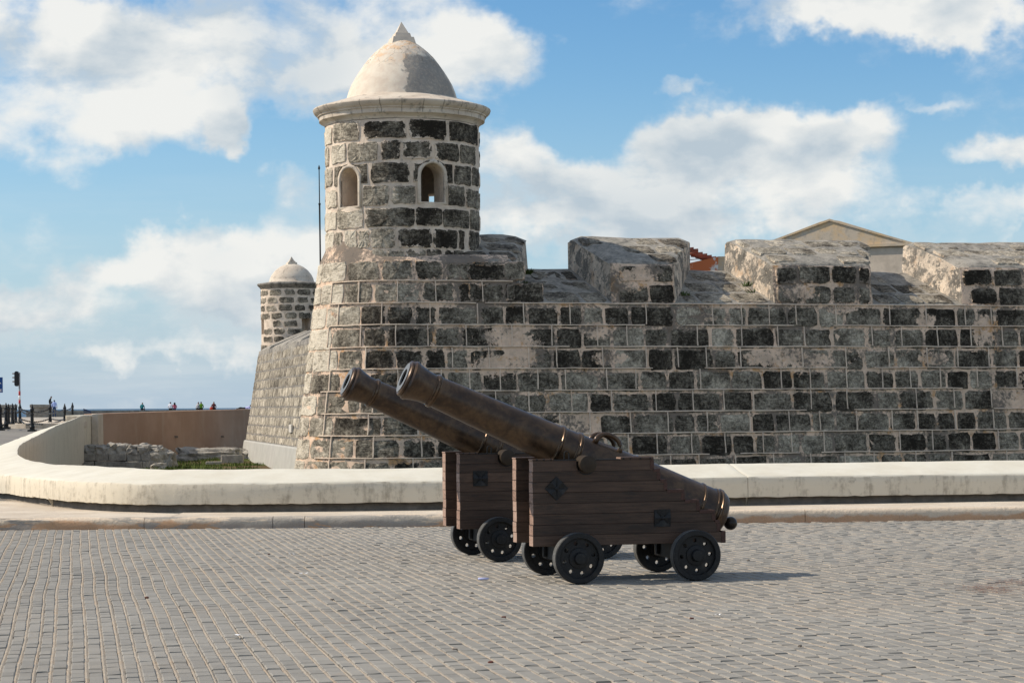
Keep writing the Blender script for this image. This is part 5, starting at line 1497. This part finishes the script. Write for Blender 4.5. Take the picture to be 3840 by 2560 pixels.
# ------------------------------------------------------------------ cannons
def build_cannon(loc, rz, label):
    root = empty('cannon', loc, rz); tag(root, label, 'cannon', 'bronze cannons on wooden carriages')
    E = R(23.87); MUZ = Vector((2.157, 0, 1.979)); ax = Vector((math.cos(E), 0, math.sin(E)))
    # barrel built along local -x from muzzle (m = distance from the muzzle face)
    br = MB()
    prof = [(.012, .085), (0.0, .088), (0.0, .135), (.0, .150), (.008, .152), (.010, .160), (.008, .166), (.018, .178), (.034, .182), (.040, .176), (.046, .182), (.065, .196), (.085, .196), (.105, .186), (.15, .172), (.22, .157), (.29, .150), (.37, .1535), (.6, .161), (1.0, .174), (1.4, .188), (1.66, .196), (1.9, .203), (2.1, .214), (2.44, .228), (2.52, .236), (3.0, .243), (3.18, .246), (3.32, .252), (3.40, .258), (3.45, .255), (3.485, .235), (3.515, .18), (3.535, .10), (3.55, .052), (3.57, .043)]
    br.lathe([(-m, r) for m, r in prof], 64, axis='x', cap0=False, cap1=True)
    br.m = [1 if (k // 64) < 3 else 0 for k in range(len(br.f))]
    barrel = br.build('barrel', M['bronze'], root, True, [M['bronze'], M['muzzle_face']]); autosmooth(barrel, 28)
    barrel.location = MUZ; barrel.rotation_euler = (0, -E, 0)
    b2 = MB(); b2.lathe([(.0, .0865), (-.5, .086), (-1.2, .086)], 40, axis='x', cap0=False, cap1=True); b2.build('bore', M['bore_black'], barrel, True)
    def ring(m, r, w, hgt=.012):
        q = MB(); q.lathe([(-m + w / 2, r - .01), (-m + w / 2, r + hgt * .3), (-m + w * .34, r + hgt * .55), (-m + w * .30, r + hgt * .4), (-m + w * .18, r + hgt), (-m - w * .18, r + hgt), (-m - w * .30, r + hgt * .4), (-m - w * .34, r + hgt * .55), (-m - w / 2, r + hgt * .3), (-m - w / 2, r - .01)], 64, axis='x', cap0=False, cap1=False)
        autosmooth(q.build('ring', M['bronze_ring'], barrel), 50)
    ring(.325, .152, .055, .016); ring(1.655, .196, .045, .013); ring(1.845, .202, .055, .015); ring(2.47, .231, .07, .007); ring(3.21, .247, .035, .010); ring(3.36, .255, .03, .008); ring(3.405, .258, .045, .016)
    q = MB(); q.lathe([(-3.565 - .068 + .068 * math.cos(a) - 0.0, max(.002, .068 * math.sin(a))) for a in [math.pi * i / 14 for i in range(15)]], 28, axis='x'); q.build('cascabel_knob', M['knob_dark'], barrel, True)
    for s in (-1, 1):       # dolphin handles
        q = MB(); pts = []
        for i in range(13):
            t = i / 12; a = math.pi * t
            x = -2.12 + .135 * math.cos(a); h = .165 + .135 * math.sin(a) ** .7
            pts.append((x, s * (.105 - .012 * math.sin(a)), h))
        q.tube(pts, [.030, .029, .027, .025, .024, .024, .024, .024, .024, .025, .026, .026, .027], 10); q.build('handle', M['bronze'], barrel, True)
    # trunnions
    q = MB(); q.lathe([(-.47, .080), (-.468, .083), (.468, .083), (.47, .080)], 32, axis='y'); tr = q.build('trunnion', M['bronze_dull'], root); autosmooth(tr, 40); tr.location = (.448, 0, 1.132)
    # cheeks of planks
    z0 = .349; ph = .1025
    ends = [-.962, -.907, -.855, -.697, -.547, -.365, -.298, -.227]
    for s in (-1, 1):
        yi, yo = (.245, .385) if s > 0 else (-.385, -.245)
        for i in range(8):
            za, zb = z0 + i * ph, z0 + (i + 1) * ph - .0015
            x0, x1 = ends[i] + uni(-.003, .003), .98 + uni(-.003, .003)
            if i < 7:
                q = MB(); q.box(x0, x1, yi, yo, za, zb, .0028)
            else:      # top plank with the trunnion notch
                q = MB(); pr = [(x0, za), (x1, za), (x1, zb)]
                for k in range(11):
                    a = math.pi * k / 10; pr.append((.448 + .094 * math.cos(a), zb - .012 - .094 * math.sin(a) if False else 1.132 - .094 * math.sin(a)))
                pr = [(x0, za), (x1, za), (x1, zb), (.448 + .094, zb)] + [(.448 + .094 * math.cos(math.pi * k / 10), max(za - .03, 1.132 - .094 * math.sin(math.pi * k / 10))) for k in range(11)] + [(.448 - .094, zb), (x0, zb)]
                # keep the notch inside this plank
                pr = [(x, max(z, za + .004) if 0.3 < x < .6 else z) for x, z in pr]
                k = len(pr); q.add([(x, yi, z) for x, z in pr] + [(x, yo, z) for x, z in pr], [tuple(range(k)), tuple(range(2 * k - 1, k - 1, -1))] + [(j, k + j, k + (j + 1) % k, (j + 1) % k) for j in range(k)])
            # end grain on the front end
            pl = q.build('plank', M['carriage_wood'], root, False, [M['carriage_wood'], M['end_grain']])
            for f in pl.data.polygons:
                if f.normal.x > .9: f.material_index = 1
            yc = yo + .004 if s > 0 else yi - .004
            # bolts along the top batten
            if i == 7:
                for bx_ in (.80, .87, .94, -.20, -.10, .0, .07):
                    q = MB(); q.lathe([(0, .009), (.004, .009), (.007, .004)] if s > 0 else [(-.007, .004), (-.004, .009), (0, .009)], 8, axis='y', org=(bx_, yo + .004 if s > 0 else yi - .004, zb + .012)); q.build('bolt', M['black_iron'], pl)
            # rusty trim pieces on the steps
            nxt = ends[i + 1] if i < 7 else None
            zt = zb + .004
            if nxt is not None and i >= 1:
                q = MB(); q.box(x0 - .004, nxt - .005, yi - .003, yo + .003, zb - .018, zt + .008, .002); q.build('step_trim', M['rust_trim'], pl)
                q = MB(); q.box(x0 - .010, x0 + .028, yi - .004, yo + .004, za + .01, zb - .02, .002); q.build('step_trim', M['rust_trim'], pl)
            if i == 0:
                q = MB(); q.box(x0 - .012, x0 + .035, yi - .004, yo + .004, za - .006, zb + .008, .003); q.build('step_trim', M['rust_trim'], pl)
            if i == 7:
                q = MB(); q.box(x0 - .008, .10, yi - .004, yo + .004, zb + .002, zb + .028, .004); t_ = q.build('cap_batten', M['carriage_wood'], pl, False, [M['carriage_wood'], M['end_grain']])
                for f in t_.data.polygons:
                    if f.normal.x > .9: f.material_index = 1
                q = MB(); q.box(x0 - .010, x0 + .028, yi - .005, yo + .005, za + .01, zb - .002, .002); q.build('step_trim', M['rust_trim'], pl)
                q = MB(); q.box(.77, .985, yi - .004, yo + .004, zb + .001, zb + .020, .004); t_ = q.build('cap_batten', M['carriage_wood'], pl, False, [M['carriage_wood'], M['end_grain']])
                for f in t_.data.polygons:
                    if f.normal.x > .9: f.material_index = 1
                # iron bed strip with the half ring under the trunnion
                path = [(.768, zb + .004), (.545, zb + .004)] + [(.448 + .098 * math.cos(math.pi * k / 14), 1.130 - .098 * math.sin(math.pi * k / 14)) for k in range(15)] + [(.351, zb + .004), (.104, zb + .004)]
                q = MB(); vs = []
                for (x, z) in path: vs += [(x, yi - .006, z - .004), (x, yo + .006, z - .004), (x, yo + .006, z + .006), (x, yi - .006, z + .006)]
                n_ = len(path)
                q.add(vs, [(j * 4 + a, j * 4 + (a + 1) % 4, (j + 1) * 4 + (a + 1) % 4, (j + 1) * 4 + a) for j in range(n_ - 1) for a in range(4)] + [(0, 1, 2, 3), tuple((n_ - 1) * 4 + a for a in (3, 2, 1, 0))]); q.build('trunnion_bed', M['black_iron'], pl)
                ym = (yi + yo) / 2
                q = MB(); q.tube([(.655, ym + .03, zb), (.655, ym + .03, zb + .075), (.64, ym + .03, zb + .088), (.625, ym + .03, zb + .088), (.61, ym + .03, zb + .075), (.61, ym + .03, zb)], .006, 6); q.tube([(.590, ym - .03, zb), (.590, ym - .03, zb + .062)], .006, 6); q.build('staple', M['black_iron'], pl)
        # iron plates with bolt
        for (f, z, tw) in ((.746, .902, R(45)), (-.32, .598, 0)):
            q = MB(); h = .083
            y1 = .012
            for k in range(4):
                a = k * math.pi / 2; c, d = math.cos(a), math.sin(a)
                def rt(x, zz, y): return (x * c - zz * d, y, x * d + zz * c)
                q.add([rt(.008, 0, y1 + .004), rt(h - .004, h - .014, y1 * .5), rt(h, 0, y1 + .010), rt(h - .004, -h + .014, y1 * .5), rt(.008, 0, 0), rt(h - .004, h - .014, 0), rt(h, 0, 0), rt(h - .004, -h + .014, 0)], [(0, 3, 2, 1), (1, 2, 6, 5), (2, 3, 7, 6), (0, 1, 5, 4), (3, 0, 4, 7)])
            q.box(-h, h, 0, .005, -h, h)
            q.lathe([(.0, .022), (.014, .022), (.02, .014), (.034, .013), (.036, .004)], 12, axis='y')
            o = q.build('iron_plate', M['black_iron'], root); o.location = (f, .3855 if s > 0 else -.3855, z); o.rotation_euler = (0, tw, 0 if s > 0 else math.pi)
    # transom, bed and axles between the cheeks
    q = MB(); q.box(.70, .80, -.243, .243, .36, .78, .006); q.build('transom', M['carriage_wood'], root)
    q = MB(); q.box(-.80, .30, -.15, .15, .36, .43, .006); q.build('bed_board', M['carriage_wood'], root)
    q = MB(); q.box(-.55, -.30, -.10, .10, .432, .46, .004); q.build('quoin', M['carriage_wood'], root)
    for f in (.588, -.588):
        q = MB(); q.box(f - .065, f + .065, -.50, .50, .175, .346, .008); q.box(f + .07, f + .10, -.36, -.30, .20, .35, .003); q.box(f + .07, f + .10, .30, .36, .20, .35, .003); q.build('axle', M['black_iron'], root)
        for s in (-1, 1):
            build_wheel(root, (f, s * .58, .2435), s)
    return root
def build_wheel(root, loc, s):
    rw = .2435; t = .055
    q = MB()
    # rim (tyre) ring
    pr = [(.19, -t), (.236, -t), (rw, -t + .008), (rw, t - .008), (.236, t), (.196, t), (.19, t - .006)]
    n = 48; vs = []
    for (r, y) in pr:
        for k in range(n): a = 2 * math.pi * k / n; vs.append((r * math.cos(a), y, r * math.sin(a)))
    m = len(pr)
    q.add(vs, [(((i + 1) % m) * n + k, ((i + 1) % m) * n + (k + 1) % n, i * n + (k + 1) % n, i * n + k) for i in range(m) for k in range(n)])
    # web with eight round holes
    r0, r1, rh, rm = .095, .1905, .0205, .146
    for k in range(8):
        ac = 2 * math.pi * k / 8 + .15; half = math.pi / 8
        inner, outer = [], []
        for i in range(16):
            b = 2 * math.pi * i / 16 + math.pi / 16 * 0; cx, cy = math.cos(b), math.sin(b)
            inner.append((rm + rh * cx, rh * cy / rm))
            # ray to polar rectangle
            ts = []
            if cx > 1e-6: ts.append((r1 - rm) / cx)
            if cx < -1e-6: ts.append((r0 - rm) / cx)
            if abs(cy) > 1e-6: ts.append(half * rm / abs(cy))
            tt = min(ts); outer.append((rm + tt * cx, tt * cy / rm))
        # snap corners
        for (cr, ca) in ((r1, half), (r1, -half), (r0, half), (r0, -half)):
            j = min(range(16), key=lambda i: ((outer[i][0] - cr) ** 2 + ((outer[i][1] - ca) * rm) ** 2)); outer[j] = (cr, ca)
        vs = []
        for y in (.018, -.030):
            for P in (outer, inner):
                for (r, a) in P: vs.append((r * math.cos(ac + a), y, r * math.sin(ac + a)))
        fs = []
        for i in range(16):
            j = (i + 1) % 16
            fs += [(i, 16 + i, 16 + j, j), (32 + i, 32 + j, 48 + j, 48 + i), (16 + i, 48 + i, 48 + j, 16 + j)]
        q.add(vs, fs)
    o = q.build('wheel', M['black_iron'], root, False, [M['black_iron'], M['worn_iron']])
    for f in o.data.polygons:
        c = f.center
        if abs(f.normal.y) < .3 and math.hypot(c.x, c.z) > .238: f.material_index = 1
    autosmooth(o, 35)
    h = MB(); h.lathe([(-.07, .09), (-.035, .098), (.018, .100), (.030, .098), (.034, .088), (.036, .062), (.040, .058), (.082, .054), (.088, .050), (.090, .03)], 32, axis='y'); ho = h.build('hub', M['black_iron'], o); autosmooth(ho, 32)
    o.location = loc; o.rotation_euler = (0, uni(0, .7), 0 if s > 0 else math.pi)
    # keep the hub's axle stub hidden inside the wheel
    return o
C1 = build_cannon((1.0455, 21.02, 0), R(180 + 14.5), 'nearer bronze cannon on a wooden carriage with a diamond iron plate')
C2 = copy_tree(C1); C2.location = (.2265 + .03, 24.02, 0); C2.rotation_euler = (0, 0, R(180 + 16.0))
C2['label'] = 'farther bronze cannon, half hidden behind the nearer one'
for ch in C2.children:
    if ch.name.startswith('iron_plate'): ch.rotation_euler[1] = 0

# ------------------------------------------------------------------ litter on the paving
def scrap(px, py, w, l, mat, label, rz=0, name='paper_scrap', cat='litter'):
    p = ground_at(px, py, .006); mb = MB(); n = 4; vs = []
    for i in range(n + 1):
        for j in range(2):
            vs.append((lerp(-l / 2, l / 2, i / n), (j - .5) * w * (1 - .5 * i / n * uni(.2, 1)), .006 + .014 * abs(math.sin(i * 1.7 + px)) + uni(0, .006)))
    fs = [(i * 2, i * 2 + 2, i * 2 + 3, i * 2 + 1) for i in range(n)]
    k = len(vs); vs += [(x, y, z - .002) for x, y, z in vs]; fs += [tuple(k + a for a in f[::-1]) for f in fs]
    mb.add(vs, fs); o = mb.build(name, M[mat]); o.location = p; o.rotation_euler = (0, 0, rz); tag(o, label, cat, 'litter on the paving'); return o
scrap(888, 2388, .05, .10, 'paper', 'pointed white paper scrap lying in the foreground joints', 1.2)
scrap(1138, 2154, .04, .09, 'paper', 'small white paper scrap on the paving left of the far cannon', .2)
scrap(1090, 2080, .03, .10, 'paper', 'thin white paper strip on the paving near the kerb', -.4)
scrap(2690, 2310, .03, .05, 'paper', 'tiny white scrap on the paving right of the near cannon', .4)
p = ground_at(1812, 2171, .012); mb = MB(); mb.lathe([(-.05, .006), (-.047, .012), (.04, .012), (.045, .008), (.055, .008), (.057, .004)], 12, axis='x', org=(0, 0, .006)); o = mb.build('lighter', M['plastic_blue'], None, True); o.location = p; o.rotation_euler = (0, 0, R(10)); tag(o, 'pale blue plastic lighter on the paving before the near cannon', 'lighter')
for i, (px, py, nm, lab) in enumerate(((1890, 2313, 'dead_leaf', 'dried brown leaf on the paving below the near front wheel'), (1770, 2222, 'pebble', 'small pebble on the paving just below the blue lighter'), (1008, 2078, 'dead_leaf', 'dried leaf near the kerb, left of the cannons'), (550, 2240, 'dead_leaf', 'dried red leaf in a paving joint at the left foreground'),
        (1245, 2247, 'pebble', 'small pebble in the middle of the left paving'), (1706, 2434, 'pebble', 'small pebble in the bottom foreground left of centre'), (1840, 2482, 'dead_leaf', 'dried leaf lowest in the bottom centre foreground'), (2594, 2318, 'dead_leaf', 'dried leaf on the paving below the near rear wheel'), (3000, 2420, 'pebble', 'small dark pebble in the right foreground'), (2806, 2100, 'pebble', 'small pebble right of the near cannon shadow'))):
    p = ground_at(px, py, .004); o = rock(nm, p, (uni(.012, .022), uni(.012, .02), .010), i * 1.3, nm, sub=2)
    tag(o, lab, 'debris', 'specks of debris on the paving')
def needles(px, py, rx, ry, n, label):
    mb = MB(); c = ground_at(px, py, 0)
    for i in range(n):
        x, y = random.gauss(0, rx), random.gauss(0, ry); a = uni(0, 3.14); l = uni(.03, .07)
        dx, dy = math.cos(a) * l, math.sin(a) * l; z = .008 + uni(0, .006)
        sx, sy = -math.sin(a) * .0016, math.cos(a) * .0016
        mb.add([(x - dx - sx, y - dy - sy, z), (x + dx - sx, y + dy - sy, z + .003), (x + dx + sx, y + dy + sy, z + .003), (x - dx + sx, y - dy + sy, z)], [(0, 1, 2, 3)])
    o = mb.build('pine_needles', M['needle']); o.location = c; tag(o, label, 'needles', kind='stuff')
needles(3720, 2212, .16, .28, 260, 'reddish pine needles drifted on the paving at the right')
needles(3810, 2185, .14, .22, 160, 'reddish pine needles at the right edge of the picture')
needles(3080, 1958, .45, .05, 200, 'reddish pine needles along the foot of the kerb')
